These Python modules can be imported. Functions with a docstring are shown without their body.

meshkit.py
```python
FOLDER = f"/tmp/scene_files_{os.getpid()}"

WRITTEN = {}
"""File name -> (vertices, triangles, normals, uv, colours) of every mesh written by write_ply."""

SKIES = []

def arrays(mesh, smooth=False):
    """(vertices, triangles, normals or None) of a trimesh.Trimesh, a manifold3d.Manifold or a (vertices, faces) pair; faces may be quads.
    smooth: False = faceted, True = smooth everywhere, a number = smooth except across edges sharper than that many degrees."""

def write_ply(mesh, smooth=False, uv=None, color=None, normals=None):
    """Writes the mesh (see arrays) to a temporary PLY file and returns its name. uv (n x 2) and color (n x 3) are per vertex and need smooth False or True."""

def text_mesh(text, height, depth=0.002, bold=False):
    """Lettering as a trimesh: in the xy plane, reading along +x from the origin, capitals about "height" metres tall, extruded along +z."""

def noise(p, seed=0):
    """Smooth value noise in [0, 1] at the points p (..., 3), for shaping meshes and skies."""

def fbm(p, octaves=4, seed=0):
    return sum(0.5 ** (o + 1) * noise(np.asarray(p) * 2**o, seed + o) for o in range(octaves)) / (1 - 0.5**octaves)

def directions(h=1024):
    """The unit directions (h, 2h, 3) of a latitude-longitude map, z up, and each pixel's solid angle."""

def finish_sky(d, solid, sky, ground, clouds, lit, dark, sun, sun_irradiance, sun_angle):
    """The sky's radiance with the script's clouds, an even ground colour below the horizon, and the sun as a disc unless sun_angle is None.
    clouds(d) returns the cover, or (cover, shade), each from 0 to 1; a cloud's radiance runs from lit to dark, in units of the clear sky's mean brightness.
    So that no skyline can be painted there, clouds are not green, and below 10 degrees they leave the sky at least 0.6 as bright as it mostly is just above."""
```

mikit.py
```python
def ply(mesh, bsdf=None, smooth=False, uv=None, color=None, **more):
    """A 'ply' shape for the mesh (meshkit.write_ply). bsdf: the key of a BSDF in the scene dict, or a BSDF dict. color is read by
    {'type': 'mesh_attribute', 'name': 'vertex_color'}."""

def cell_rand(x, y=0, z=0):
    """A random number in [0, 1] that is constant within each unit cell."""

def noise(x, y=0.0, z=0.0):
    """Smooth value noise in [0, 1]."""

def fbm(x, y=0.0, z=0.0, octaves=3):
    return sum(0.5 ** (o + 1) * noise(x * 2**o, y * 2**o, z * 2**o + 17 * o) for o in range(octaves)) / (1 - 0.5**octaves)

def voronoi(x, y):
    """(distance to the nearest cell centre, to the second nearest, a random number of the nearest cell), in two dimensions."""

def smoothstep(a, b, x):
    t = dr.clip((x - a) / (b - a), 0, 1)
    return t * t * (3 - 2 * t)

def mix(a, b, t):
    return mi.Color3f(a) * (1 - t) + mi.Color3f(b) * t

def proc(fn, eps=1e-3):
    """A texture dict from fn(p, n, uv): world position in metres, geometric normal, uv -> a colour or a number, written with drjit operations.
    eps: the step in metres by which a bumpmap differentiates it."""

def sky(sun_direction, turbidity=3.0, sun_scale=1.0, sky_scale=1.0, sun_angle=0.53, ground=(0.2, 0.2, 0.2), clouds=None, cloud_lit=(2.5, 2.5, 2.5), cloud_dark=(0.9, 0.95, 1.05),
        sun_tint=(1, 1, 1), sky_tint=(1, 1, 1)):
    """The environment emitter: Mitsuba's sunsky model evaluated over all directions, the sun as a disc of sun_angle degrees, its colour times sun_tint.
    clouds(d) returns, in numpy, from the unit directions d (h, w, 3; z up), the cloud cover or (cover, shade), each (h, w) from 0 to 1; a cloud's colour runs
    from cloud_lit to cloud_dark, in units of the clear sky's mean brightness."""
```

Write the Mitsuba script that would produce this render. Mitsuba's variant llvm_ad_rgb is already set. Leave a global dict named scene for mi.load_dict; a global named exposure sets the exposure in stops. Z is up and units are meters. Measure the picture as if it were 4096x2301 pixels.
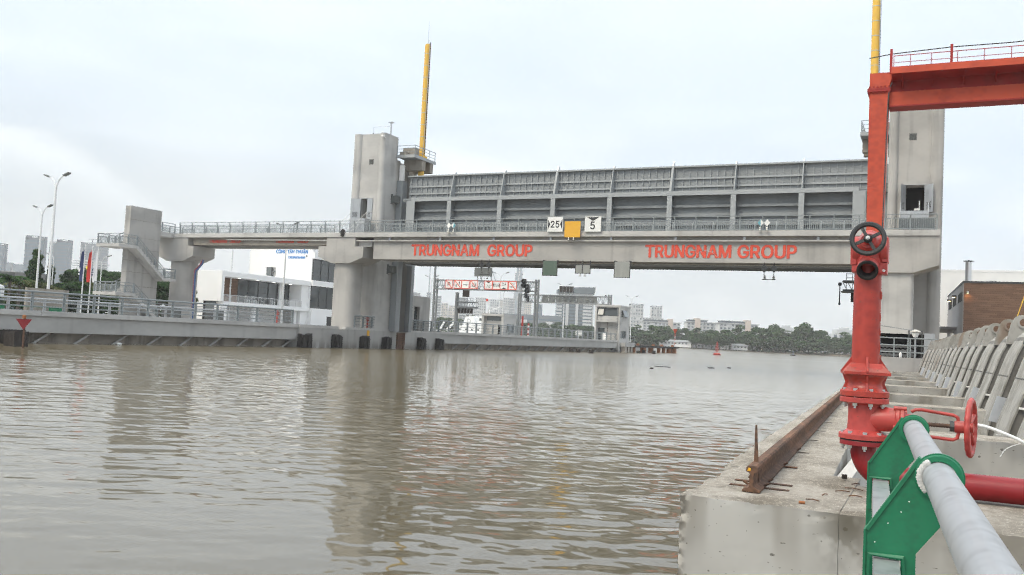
import math, random
import numpy as np, trimesh, mitsuba as mi, drjit as dr
import mikit, meshkit
from shapely.geometry import Polygon, Point
from shapely.ops import unary_union
T = mi.ScalarTransform4f
scene, labels = {}, {}
rng = np.random.default_rng(7); random.seed(7)

# ------------------------------------------------------------------ camera
YAW, PITCH, ROLL = math.radians(-25.653), math.radians(3.065), math.radians(2.900)
FWD = np.array([math.sin(YAW)*math.cos(PITCH), math.cos(YAW)*math.cos(PITCH), math.sin(PITCH)])
RGT = np.array([math.cos(YAW), -math.sin(YAW), 0.0]); UPV = np.cross(RGT, FWD)
CUP = -math.sin(ROLL)*RGT + math.cos(ROLL)*UPV
EYE = np.array([0.0, 0.0, 2.0])
scene['camera'] = {'type': 'perspective', 'fov': 2*math.degrees(math.atan(2048/3564.1)), 'fov_axis': 'x', 'near_clip': 0.05, 'far_clip': 9000.0,
                   'to_world': T().look_at(origin=EYE.tolist(), target=(EYE+FWD).tolist(), up=CUP.tolist())}

# ------------------------------------------------------------------ sky and exposure
def cloud_fn(d):
    z = np.maximum(d[..., 2], 0.0)
    q = np.stack([d[..., 0]/(z+0.20), d[..., 1]/(z+0.20), z*0+0.3], -1)
    n = meshkit.fbm(q*0.9, 5, 3); w = meshkit.fbm(q*np.array([2.4, 2.4, 1.0])+5.0, 5, 9)
    cum = np.clip((meshkit.fbm(np.stack([d[..., 0]*4.5, d[..., 1]*4.5, d[..., 2]*11], -1), 6, 21)-0.53)*7, 0, 1)*np.clip(1-z/0.30, 0, 1)*np.clip(z/0.05, 0, 1)
    cover = np.clip(0.86+0.55*(n-0.5), 0.55, 1.0)
    shade = np.clip(1.0-1.08*z+0.24*(w-0.5)+0.20*(n-0.5)-0.30*cum, 0, 1)      # overcast: the zenith three times as bright as the horizon
    az, el = np.degrees(np.arctan2(d[..., 0], d[..., 1])), np.degrees(np.arcsin(np.clip(d[..., 2], 0, 1)))
    puff = 5.0*(meshkit.fbm(np.stack([az*0.16, el*0.34, az*0+3.1], -1), 6, 33)-0.5)        # a sunlit cloud bank low in the west, torn into pieces all round the horizon
    top = 6.7+3.7*np.sin(np.radians(az*8+199))+0.75*puff
    bank = np.clip((top-el)/0.8, 0, 1)*np.clip((el-0.48*top-1.4-puff*0.5)/2.4, 0, 1)
    wisp = np.clip((meshkit.fbm(np.stack([az*0.05, el*0.42, az*0+8.0], -1), 5, 12)-0.50)*4, 0, 1)*np.clip((el-4)/6, 0, 1)*np.clip((30-el)/12, 0, 1)
    return np.clip(cover+0.3*cum+0.3*bank, 0, 1), np.clip(shade-0.20*bank-0.10*wisp, 0, 1)
scene['sky'] = mikit.sky((-0.30, -0.60, 0.74), turbidity=3.5, sky_scale=3.0, sun_scale=0.9, sun_angle=30, clouds=cloud_fn,
                         cloud_lit=(2.85, 3.02, 3.13), cloud_dark=(0.93, 1.09, 1.20), ground=(0.15, 0.145, 0.13), sun_tint=(0.93, 1.0, 1.06))
exposure = 1.12

# ------------------------------------------------------------------ materials
def two(b): return {'type': 'twosided', 'bsdf': b}
def rgb(c): return {'type': 'rgb', 'value': list(c)}
def mat(name, color, rough=0.6, metallic=0.0, spec=0.5, **kw):
    col = mikit.proc(color) if callable(color) else rgb(color)
    scene[name] = two({'type': 'principled', 'base_color': col, 'roughness': rough, 'metallic': metallic, 'specular': spec, **kw})
sm, mix, fbm, noise = mikit.smoothstep, mikit.mix, mikit.fbm, mikit.noise

def conc_fn(base, dark, s=1.0, streak=0.5, drip=0.0):
    def fn(p, n, uv):
        big = fbm(p.x*0.35*s, p.y*0.35*s, p.z*0.5*s, 3)
        fine = fbm(p.x*5*s, p.y*5*s, p.z*6*s, 3)
        st = fbm(p.x*2.3*s, p.y*2.3*s, p.z*0.16*s, 3)
        t = dr.clip(0.55*sm(0.40, 0.75, big) + streak*sm(0.52, 0.80, st) + 0.28*(fine-0.5), 0, 1)
        c = mix(base, dark, t)
        if drip > 0:
            c = mix(c, [dark[0]*0.55, dark[1]*0.52, dark[2]*0.48], drip*sm(0.9, 0.0, p.z)*sm(0.35, 0.65, st+0.2))
        return c
    return fn
mat('concrete', conc_fn((0.405, 0.392, 0.372), (0.275, 0.268, 0.255)), 0.85, spec=0.25)
mat('concrete_light', conc_fn((0.47, 0.462, 0.445), (0.33, 0.325, 0.315), streak=0.6), 0.85, spec=0.25)
mat('concrete_quay', conc_fn((0.40, 0.395, 0.38), (0.27, 0.265, 0.255), 0.8, 0.35, drip=0.75), 0.85, spec=0.25)
mat('concrete_wet', conc_fn((0.36, 0.325, 0.28), (0.20, 0.18, 0.155), 1.2, 0.6), 0.6, spec=0.4)
mat('concrete_weathered', conc_fn((0.30, 0.275, 0.24), (0.19, 0.17, 0.145), 1.6, 0.7), 0.9, spec=0.2)
def dike_fn(p, n, uv):
    fine = fbm(p.x*38, p.y*38, p.z*38, 3); mid = fbm(p.x*3.1+1.7, p.y*3.1, p.z*1.9, 4); grain = noise(p.x*130+p.z*31, p.y*130, p.z*130)
    side = mix([0.37, 0.362, 0.342], [0.245, 0.238, 0.222], sm(0.32, 0.72, mid))
    side = mix(side, [0.45, 0.445, 0.425], 0.45*sm(0.55, 0.72, fbm(p.x*2.0, p.y*2.0, p.z*1.3+9, 4)))
    pit = sm(0.80, 0.86, fbm(p.x*24, p.y*24, p.z*27, 2)) + 0.8*sm(0.90, 0.95, noise(p.x*61+3, p.y*61, p.z*66))
    drip = sm(0.47, 0.72, fbm(p.x*7, p.y*2, p.z*0.6, 3))*sm(0.85, 1.32, p.z)
    side = mix(side, [0.17, 0.15, 0.12], 0.6*drip)
    side = mix(side, [0.07, 0.065, 0.055], dr.clip(pit, 0, 1)*0.75)
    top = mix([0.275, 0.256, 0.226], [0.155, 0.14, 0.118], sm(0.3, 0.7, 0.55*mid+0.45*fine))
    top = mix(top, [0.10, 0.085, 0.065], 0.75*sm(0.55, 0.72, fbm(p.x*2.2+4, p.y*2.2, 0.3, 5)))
    top = mix(top, [0.44, 0.41, 0.36], 0.4*sm(0.62, 0.8, grain))
    moss = dr.exp(-dr.square((p.x+0.33)/0.10))*sm(1.02, 1.30, p.z)*sm(0.30, 0.55, fbm(p.x*17, p.y*17, p.z*12, 3))*sm(4.3, 4.1, p.y)
    side = mix(side, [0.085, 0.075, 0.055], 0.85*moss)
    agg = mix([0.13, 0.12, 0.105], [0.46, 0.44, 0.40], sm(0.35, 0.65, fbm(p.x*33, p.y*33, p.z*33, 2)))
    side = mix(side, agg, sm(-0.985, -1.035, p.x-0.09*(fbm(p.x*9, p.y*9, p.z*9, 3)-0.5)+0.04*(p.y-4.03)))
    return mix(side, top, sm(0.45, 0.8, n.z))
mat('dike_concrete', dike_fn, 0.92, spec=0.2)
scene['dike_rough'] = two({'type': 'bumpmap', 'scale': 1.0, 'arbitrary': mikit.proc(lambda p, n, uv: 0.0022*fbm(p.x*55, p.y*55, p.z*55, 2)+0.004*fbm(p.x*14, p.y*14, p.z*14, 2), 2e-3),
                           'bsdf': {'type': 'principled', 'base_color': mikit.proc(dike_fn), 'roughness': 0.92, 'specular': 0.2}})
def paint_fn(c, dirt, s=1.0, amt=0.35):
    def fn(p, n, uv):
        st = fbm(p.x*3*s, p.y*3*s, p.z*0.35*s, 3); f = fbm(p.x*12*s, p.y*12*s, p.z*12*s, 2)
        return mix(c, dirt, amt*sm(0.42, 0.8, 0.7*st+0.3*f))
    return fn
mat('gate_paint', paint_fn((0.25, 0.267, 0.277), (0.19, 0.2, 0.203), 0.6, 0.6), 0.5, spec=0.4)
mat('gate_bottom_shade', (0.085, 0.09, 0.09), 0.7, spec=0.3); mat('gantry_steel', paint_fn((0.20, 0.21, 0.215), (0.14, 0.145, 0.145), 0.8, 0.8), 0.55, spec=0.4); mat('landmark_glass', (0.035, 0.085, 0.13), 0.3)  # dark gate tone: shade under the leaf put into the colour
mat('gate_flange', (0.325, 0.342, 0.35), 0.5, spec=0.4)
mat('rail_paint', (0.215, 0.24, 0.25), 0.45, spec=0.5)
mat('galvanised', paint_fn((0.42, 0.435, 0.45), (0.30, 0.31, 0.32), 4, 0.8), 0.38, 0.55, spec=0.5)
mat('lamp_white', (0.62, 0.63, 0.63), 0.4)
def red_fn(c, d):
    def fn(p, n, uv):
        st = fbm(p.x*9, p.y*9, p.z*2.2, 3); f = fbm(p.x*31, p.y*31, p.z*31, 3); k = fbm(p.x*70+p.z*9, p.y*70, p.z*83, 2)
        q = mix(c, d, 0.85*sm(0.40, 0.75, 0.6*st+0.4*f))
        q = mix(q, [0.30, 0.20, 0.16], 0.30*sm(0.25, 0.75, n.z)*sm(0.42, 0.62, f))
        return mix(q, [0.15, 0.07, 0.05], 0.55*sm(0.78, 0.82, k))
    return fn
for nm, c, d in (('red_paint', (0.365, 0.042, 0.028), (0.25, 0.028, 0.024)), ('red_valve', (0.42, 0.056, 0.048), (0.29, 0.040, 0.036))):
    scene[nm] = two({'type': 'bumpmap', 'scale': 1.0, 'arbitrary': mikit.proc(lambda p, n, uv: 0.00035*fbm(p.x*170, p.y*170, p.z*170, 2), 8e-4),
                     'bsdf': {'type': 'principled', 'base_color': mikit.proc(red_fn(c, d)), 'roughness': 0.36, 'specular': 0.5}})
mat('dark_red_pipe', paint_fn((0.24, 0.014, 0.018), (0.17, 0.014, 0.015), 3, 0.6), 0.32, spec=0.5)
mat('crane_red', paint_fn((0.50, 0.075, 0.036), (0.36, 0.05, 0.03), 0.5, 0.9), 0.55, spec=0.3)
mat('crane_dark_red', paint_fn((0.36, 0.030, 0.026), (0.26, 0.025, 0.022), 0.6, 0.8), 0.55, spec=0.3)
mat('letter_red', paint_fn((0.64, 0.075, 0.042), (0.52, 0.07, 0.045), 0.7, 0.7), 0.6)
mat('letter_blue', (0.03, 0.19, 0.50), 0.5)
mat('green_paint', paint_fn((0.008, 0.145, 0.068), (0.010, 0.105, 0.052), 9, 0.9), 0.36, spec=0.5)
mat('yellow_paint', paint_fn((0.72, 0.44, 0.055), (0.58, 0.35, 0.06), 0.6, 0.6), 0.5)
mat('sign_yellow', (0.68, 0.36, 0.025), 0.5)
mat('white_paint', paint_fn((0.78, 0.775, 0.76), (0.68, 0.675, 0.66), 0.3, 0.5), 0.6, spec=0.3)
mat('sign_white', (0.72, 0.72, 0.70), 0.5); mat('sealant', (0.50, 0.50, 0.49), 0.8, spec=0.2)
mat('black_paint', (0.025, 0.026, 0.027), 0.4)
mat('black_rubber', paint_fn((0.022, 0.021, 0.021), (0.06, 0.055, 0.05), 2, 0.7), 0.75, spec=0.3)
mat('sign_back', (0.115, 0.122, 0.118), 0.6)
mat('sign_green', paint_fn((0.075, 0.115, 0.088), (0.15, 0.17, 0.15), 0.9, 0.8), 0.6)
mat('sign_dull', paint_fn((0.26, 0.27, 0.255), (0.33, 0.335, 0.315), 1.2, 0.8), 0.6)
mat('teal_paint', (0.10, 0.30, 0.36), 0.5)
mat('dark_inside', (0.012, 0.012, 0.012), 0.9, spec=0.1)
mat('window_glass', (0.045, 0.055, 0.06), 0.05, spec=1.0)
mat('window_grey', (0.14, 0.155, 0.16), 0.15, spec=0.6)
mat('frame_dark', (0.05, 0.053, 0.055), 0.5)
scene['pane_glass'] = {'type': 'thindielectric'}
def clad_fn(p, n, uv):
    course = dr.floor(p.z/0.16)
    r = mikit.cell_rand(dr.floor(p.x*1.2+p.y*1.2+course*0.37), course, 3.0)
    c = mix([0.115, 0.066, 0.045], [0.165, 0.098, 0.066], r)
    c = mix(c, [0.20, 0.125, 0.09], 0.5*noise(p.x*1.5+p.y, p.z*14, 0.5))
    f = p.z/0.16 - course
    return mix(c, [0.05, 0.03, 0.022], sm(0.12, 0.03, f)*0.7)
mat('brick_cladding', clad_fn, 0.7, spec=0.3)
mat('grey_cladding', paint_fn((0.30, 0.29, 0.29), (0.22, 0.215, 0.215), 1, 0.6), 0.6)
def rust_fn(p, n, uv):
    a = noise(p.x*61+p.z*23, p.y*43-p.z*17, p.z*71+p.x*13); b = fbm(p.x*7+p.z*5, p.y*2.3, p.z*9, 3)
    return mix([0.070, 0.048, 0.038], [0.165, 0.088, 0.055], sm(0.25, 0.8, 0.45*a+0.55*b))
mat('rust', rust_fn, 0.8, spec=0.3)
mat('rust_orange', paint_fn((0.30, 0.115, 0.045), (0.16, 0.07, 0.035), 2, 0.8), 0.8)
mat('dark_timber', paint_fn((0.026, 0.021, 0.019), (0.045, 0.037, 0.032), 2, 0.8), 0.8)
def arch_fn(p, n, uv):
    a = fbm(p.x*3, p.y*3, p.z*1.2, 3); b = fbm(p.x*17, p.y*17, p.z*9, 3)
    c = mix([0.36, 0.35, 0.325], [0.24, 0.23, 0.205], sm(0.35, 0.7, 0.55*a+0.45*b))
    return mix(c, [0.19, 0.11, 0.06], 0.55*sm(0.66, 0.78, fbm(p.x*2.1, p.y*2.1+7, p.z*1.1, 3)))
mat('arch_steel', arch_fn, 0.6, 0.15, spec=0.4)
mat('arch_web', paint_fn((0.17, 0.165, 0.155), (0.115, 0.11, 0.10), 2, 0.9), 0.7, 0.1, spec=0.3)
mat('zinc', (0.50, 0.51, 0.52), 0.35, 0.7)
mat('nut_metal', (0.55, 0.54, 0.50), 0.3, 0.85)
mat('stainless', (0.68, 0.68, 0.68), 0.22, 0.9)
mat('sheet_grey', (0.10, 0.105, 0.11), 0.7)
mat('plaster_white', (0.78, 0.78, 0.775), 0.7, spec=0.2)
mat('cable_white', (0.72, 0.73, 0.73), 0.45)
mat('blue_pipe', (0.035, 0.08, 0.20), 0.4)
mat('ship_white', (0.76, 0.77, 0.77), 0.4)
mat('flag_red', (0.50, 0.035, 0.03), 0.7); mat('flag_blue', (0.03, 0.045, 0.12), 0.7); mat('flag_white', (0.72, 0.72, 0.74), 0.7); mat('flag_yellow', (0.75, 0.55, 0.04), 0.7)
mat('roof_grey', paint_fn((0.26, 0.275, 0.28), (0.20, 0.21, 0.21), 0.5, 0.8), 0.6)
mat('tower_pale', (0.47, 0.49, 0.50), 0.7); mat('tower_cream', (0.48, 0.46, 0.42), 0.7); mat('tower_grey', (0.095, 0.115, 0.14), 0.6)
mat('tower_blue', (0.075, 0.115, 0.155), 0.25, spec=0.6); mat('tower_dark', (0.045, 0.07, 0.085), 0.3, spec=0.6); mat('tower_peach', (0.50, 0.43, 0.38), 0.7)
mat('tower_band', (0.12, 0.145, 0.17), 0.25, spec=0.6)
def leaf_fn(a, b):
    def fn(p, n, uv): return mix(a, b, sm(0.25, 0.75, 0.5*noise(p.x*0.35, p.y*0.35, p.z*0.45)+0.5*noise(p.x*2.1, p.y*2.1, p.z*2.1)))
    return fn
for nm, a, b in (('leaf_far', (0.024, 0.050, 0.020), (0.055, 0.098, 0.038)), ('leaf_dark', (0.020, 0.045, 0.018), (0.048, 0.090, 0.033)), ('leaf_olive', (0.050, 0.062, 0.026), (0.112, 0.125, 0.052))):
    scene[nm] = two({'type': 'diffuse', 'reflectance': mikit.proc(leaf_fn(a, b))})
mat('hut_roof', (0.15, 0.165, 0.17), 0.7); mat('bark', (0.10, 0.085, 0.07), 0.9, spec=0.1)
mat('soil', paint_fn((0.20, 0.175, 0.14), (0.12, 0.11, 0.085), 0.4, 0.9), 0.95, spec=0.1)
mat('paving', conc_fn((0.33, 0.325, 0.31), (0.24, 0.235, 0.225), 0.6, 0.2), 0.9, spec=0.2)
_w = np.random.default_rng(31); RIP = []
for lam0, slope, n_ in ((0.75, 0.010, 6), (0.36, 0.009, 6), (0.17, 0.005, 5)):
    for q in range(n_):
        lam = lam0*_w.uniform(.7, 1.4); k_ = 2*math.pi/lam; a_ = _w.normal(math.radians(108), .5); RIP.append((k_*math.cos(a_), k_*math.sin(a_), slope*math.sqrt(2/n_)/k_, _w.uniform(0, 6.3)))
def ripple(p, n, uv):
    gust = 0.35+1.1*noise(p.x*0.11, p.y*0.07, 2.5)*noise(p.x*0.9+4, p.y*0.5, 7.5)*2.0
    h = mi.Float(0.0)
    for kx, ky, a, ph in RIP: h += a*dr.sin(kx*p.x+ky*p.y+ph+0.6*dr.sin(p.x*0.7+ph))
    return h*gust*sm(75.0, 22.0, p.y)          # sheltered basin; out on the river the wind has roughened the surface instead
scene['water_skin'] = two({'type': 'bumpmap', 'scale': 1.0, 'arbitrary': mikit.proc(ripple, 4e-3),
    'bsdf': {'type': 'principled', 'base_color': mikit.proc(lambda p, n, uv: mix([0.080, 0.066, 0.040], [0.102, 0.086, 0.055], fbm(p.x*0.05, p.y*0.05, 0.5, 3))), 'roughness': mikit.proc(lambda p, n, uv: 0.035+0.135*sm(22.0, 75.0, p.y)), 'specular': 0.55}})

# ------------------------------------------------------------------ mesh helpers
class M:
    def __init__(s): s.v, s.f, s.n = [], [], 0
    def add(s, v, f):
        v = np.asarray(v, float); f = np.asarray(f, int)
        if f.shape[1] == 4: f = np.vstack([f[:, [0, 1, 2]], f[:, [0, 2, 3]]])
        s.v.append(v); s.f.append(f+s.n); s.n += len(v); return s
    def mesh(s, m): return s.add(m.vertices, m.faces)
    def box(s, x0, x1, y0, y1, z0, z1):
        v = [(x, y, z) for x in (x0, x1) for y in (y0, y1) for z in (z0, z1)]
        return s.add(v, [[0, 1, 3, 2], [4, 6, 7, 5], [0, 4, 5, 1], [2, 3, 7, 6], [0, 2, 6, 4], [1, 5, 7, 3]])
    def hexa(s, a, b):      # two quads (4 points each), bridged
        return s.add(list(a)+list(b), [[0, 3, 2, 1], [4, 5, 6, 7], [0, 1, 5, 4], [1, 2, 6, 5], [2, 3, 7, 6], [3, 0, 4, 7]])
    def bar(s, p0, p1, w, h=None, up=(0, 0, 1)):   # square bar centred on the line
        h = h or w; p0, p1 = np.asarray(p0, float), np.asarray(p1, float); d = p1-p0; d /= np.linalg.norm(d)
        u = np.asarray(up, float)
        if abs(d @ u) > 0.95: u = np.array([0, 1.0, 0]) if abs(d[1]) < 0.9 else np.array([1.0, 0, 0])
        r = np.cross(d, u); r /= np.linalg.norm(r); u = np.cross(r, d)
        q = [-r*w/2-u*h/2, r*w/2-u*h/2, r*w/2+u*h/2, -r*w/2+u*h/2]
        return s.hexa([p0+x for x in q], [p1+x for x in q])
    def tube(s, pts, r, n=8, cap=True, closed=False):
        pts = [np.asarray(p, float) for p in pts]; k = len(pts); rs = [r]*k if np.isscalar(r) else r
        prev = None; V = []
        for i in range(k):
            if closed: d = pts[(i+1) % k]-pts[i-1]
            else: d = pts[min(i+1, k-1)]-pts[max(i-1, 0)]
            d = d/np.linalg.norm(d)
            if prev is None:
                a = np.array([0, 0, 1.0]) if abs(d[2]) < 0.9 else np.array([1.0, 0, 0]); prev = np.cross(d, a)
            u = prev-d*(prev @ d); u /= np.linalg.norm(u); prev = u; w = np.cross(d, u)
            for j in range(n):
                t = 2*math.pi*j/n; V.append(pts[i]+rs[i]*(u*math.cos(t)+w*math.sin(t)))
        F = []
        for i in range(k if closed else k-1):
            for j in range(n):
                a, b = i*n+j, i*n+(j+1) % n; i2 = (i+1) % k; F.append([a, b, i2*n+(j+1) % n, i2*n+j])
        s.add(V, F)
        if cap and not closed:
            for i in (0, k-1): s.add(V[i*n:(i+1)*n]+[pts[i]], [[j, (j+1) % n, n] for j in range(n)])
        return s
    def lathe(s, prof, origin=(0, 0, 0), axis=(0, 0, 1), n=32):   # prof: (radius, height)
        axis = np.asarray(axis, float); axis /= np.linalg.norm(axis)
        a = np.array([1.0, 0, 0]) if abs(axis[0]) < 0.9 else np.array([0, 1.0, 0]); u = np.cross(axis, a); u /= np.linalg.norm(u); w = np.cross(axis, u)
        V = [np.asarray(origin)+axis*h+r*(u*math.cos(t)+w*math.sin(t)) for r, h in prof for t in np.arange(n)*2*math.pi/n]
        F = [[i*n+j, i*n+(j+1) % n, (i+1)*n+(j+1) % n, (i+1)*n+j] for i in range(len(prof)-1) for j in range(n)]
        return s.add(V, F)
    def ext(s, poly, plane, a, b):     # shapely polygon (or points) in plane 'xz','yz','xy', from a to b along the third axis
        if not hasattr(poly, 'exterior') and not hasattr(poly, 'geoms'): poly = Polygon(poly)
        for g in getattr(poly, 'geoms', [poly]):
            m = trimesh.creation.extrude_polygon(g, abs(b-a), engine='earcut'); v = np.array(m.vertices); lo = min(a, b)
            if plane == 'xz': w = np.stack([v[:, 0], lo+v[:, 2], v[:, 1]], 1); f = m.faces[:, ::-1]
            elif plane == 'yz': w = np.stack([lo+v[:, 2], v[:, 0], v[:, 1]], 1); f = m.faces
            else: w = np.stack([v[:, 0], v[:, 1], lo+v[:, 2]], 1); f = m.faces
            s.add(w, f)
        return s
    def out(s): return trimesh.Trimesh(np.vstack(s.v), np.vstack(s.f), process=False)
    def turned(s, deg, c):          # rotate everything about the vertical line through c
        t = math.radians(deg); R = np.array([[math.cos(t), -math.sin(t), 0], [math.sin(t), math.cos(t), 0], [0, 0, 1]]); c = np.asarray([c[0], c[1], 0.0])
        s.v = [(v-c) @ R.T+c for v in s.v]; return s
def smoothed(m, angle=35): return m, angle

used = {}
def key_for(name):
    k = used.get(name, 0); used[name] = k+1
    return name if k == 0 else f'{name}_{k:03d}'
def thing(name, label, cat, group=None):
    k = key_for(name); labels[k] = {'label': label, 'category': cat}
    if group: labels[k]['group'] = group
    return k
def put(key, m, material, smooth=False):
    scene[key] = mikit.ply(m.out() if isinstance(m, M) else m, material, smooth=smooth)
def part(parent, name, m, material, smooth=False, label=None, kind=None):
    k = key_for(parent+'__'+name); put(k, m, material, smooth)
    if label or kind:
        labels[k] = {}
        if label: labels[k]['label'] = label
        if kind: labels[k]['kind'] = kind
    return k
def again(parent, name, src, tw):          # the same mesh under another key and place
    k = key_for(parent+'__'+name); scene[k] = {**scene[src], 'to_world': tw}; return k
def single(name, label, cat, m, material, smooth=False, group=None):
    k = thing(name, label, cat, group); put(k, m, material, smooth); return k
def struct(name, m, material, smooth=False, kind='structure', label=None):
    k = key_for(name); put(k, m, material, smooth); labels[k] = {'kind': kind}
    if label: labels[k]['label'] = label
    return k
def B(*a): return M().box(*a)
def text(s, x, y, z, h, w=None, depth=0.03, bold=True, slant=0.0):    # upright lettering that faces -y; w: total width
    m = meshkit.text_mesh(s, h, depth, bold); v = np.array(m.vertices)
    sx = 1.0 if w is None else w/(v[:, 0].max()-v[:, 0].min()); x0 = v[:, 0].min()
    return M().add(np.stack([x+(v[:, 0]-x0)*sx+slant*v[:, 1], y-v[:, 2], z+v[:, 1]], 1), m.faces)

# ------------------------------------------------------------------ water, land
def build_water():
    NR, NA = 1400, 500
    r = np.exp(np.linspace(math.log(2.6), math.log(470.0), NR)); th = np.radians(np.linspace(-66, 4, NA))
    R, A = np.meshgrid(r, th, indexing='ij'); X, Y = R*np.sin(A), R*np.cos(A); Z = np.zeros_like(X)
    g = np.random.default_rng(11); step = R*(math.log(470/2.6)/NR)
    patch = np.clip(0.30+1.25*meshkit.fbm(np.stack([X*0.10, Y*0.06, X*0+1.5], -1), 3, 4), .3, 1.4)*(1-0.6*np.exp(-((X+5.2)/3.6)**2-((Y-7.0)/4.0)**2))     # a slick in front of the dike
    for lam0, slope, n in ((3.0, 0.0042, 7), (1.6, 0.0085, 9), (0.90, 0.017, 12), (0.50, 0.025, 16), (0.29, 0.026, 18), (0.17, 0.014, 16)):
        for i in range(n):
            lam = lam0*g.uniform(0.75, 1.35); ang = g.normal(math.radians(108), 0.45 if lam0 > 0.6 else 0.66); k = 2*math.pi/lam
            fade = np.clip((lam/step-2.0)/1.5, 0, 1)
            warp = 0.9*np.sin(0.21*X*g.uniform(0.6, 1.4)+0.17*Y+g.uniform(0, 6))
            Z += fade*patch*slope*math.sqrt(2.0/n)/k*np.sin(k*(X*math.cos(ang)+Y*math.sin(ang))+warp+g.uniform(0, 6.3))
    # rings spreading from a fish rising near the dike
    d = np.hypot(X+2.15, Y-6.6); Z += 0.0035*np.exp(-((d-0.22)/0.22)**2)*np.sin(d*2*math.pi/0.062)
    idx = np.arange(NR*NA).reshape(NR, NA)
    F = np.stack([idx[:-1, :-1], idx[:-1, 1:], idx[1:, 1:], idx[1:, :-1]], -1).reshape(-1, 4)
    m = M().add(np.stack([X, Y, Z], -1).reshape(-1, 3), F[:, ::-1])
    m.add([(-2800, -400, -0.07), (60, -400, -0.07), (60, 2900, -0.07), (-2800, 2900, -0.07)], [[0, 1, 2, 3]])
    struct('water', m, 'water_skin', True)
build_water()
QX = -50.3            # front of the far quay
m = M().box(-900, -52.6, -60, 62, -3, 1.75).box(-900, -50.02, 62, 86.4, -3, 1.752).box(-900, -52.6, 86.4, 148, -3, 1.75).box(-900, -56, 148, 190, -3, 1.0)
struct('quay_ground', m, 'paving')
def bank():
    xs = np.linspace(-700, 60, 160); v = []; rows = [(0, -0.6), (3, 0.5), (10, 1.0), (1500, 1.6)]
    for dy, z in rows:
        for x in xs:
            y0 = 436+10*meshkit.noise(np.array([x*0.03, 0, 0]))+ (0.0 if x > -115 else 0.16*(-115-x)); v.append((x, y0+dy, z))
    n = len(xs); f = [[i*n+j, i*n+j+1, (i+1)*n+j+1, (i+1)*n+j] for i in range(3) for j in range(n-1)]
    struct('river_bank', M().add(v, f), 'soil', True)
bank()
m = M().box(-0.3, 400, -40, 45.1, -3, 0.40).box(-3.75, 400, 62, 330, -3, 1.55).box(-2.6, 400, 45.1, 62, -3, 1.32)
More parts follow.
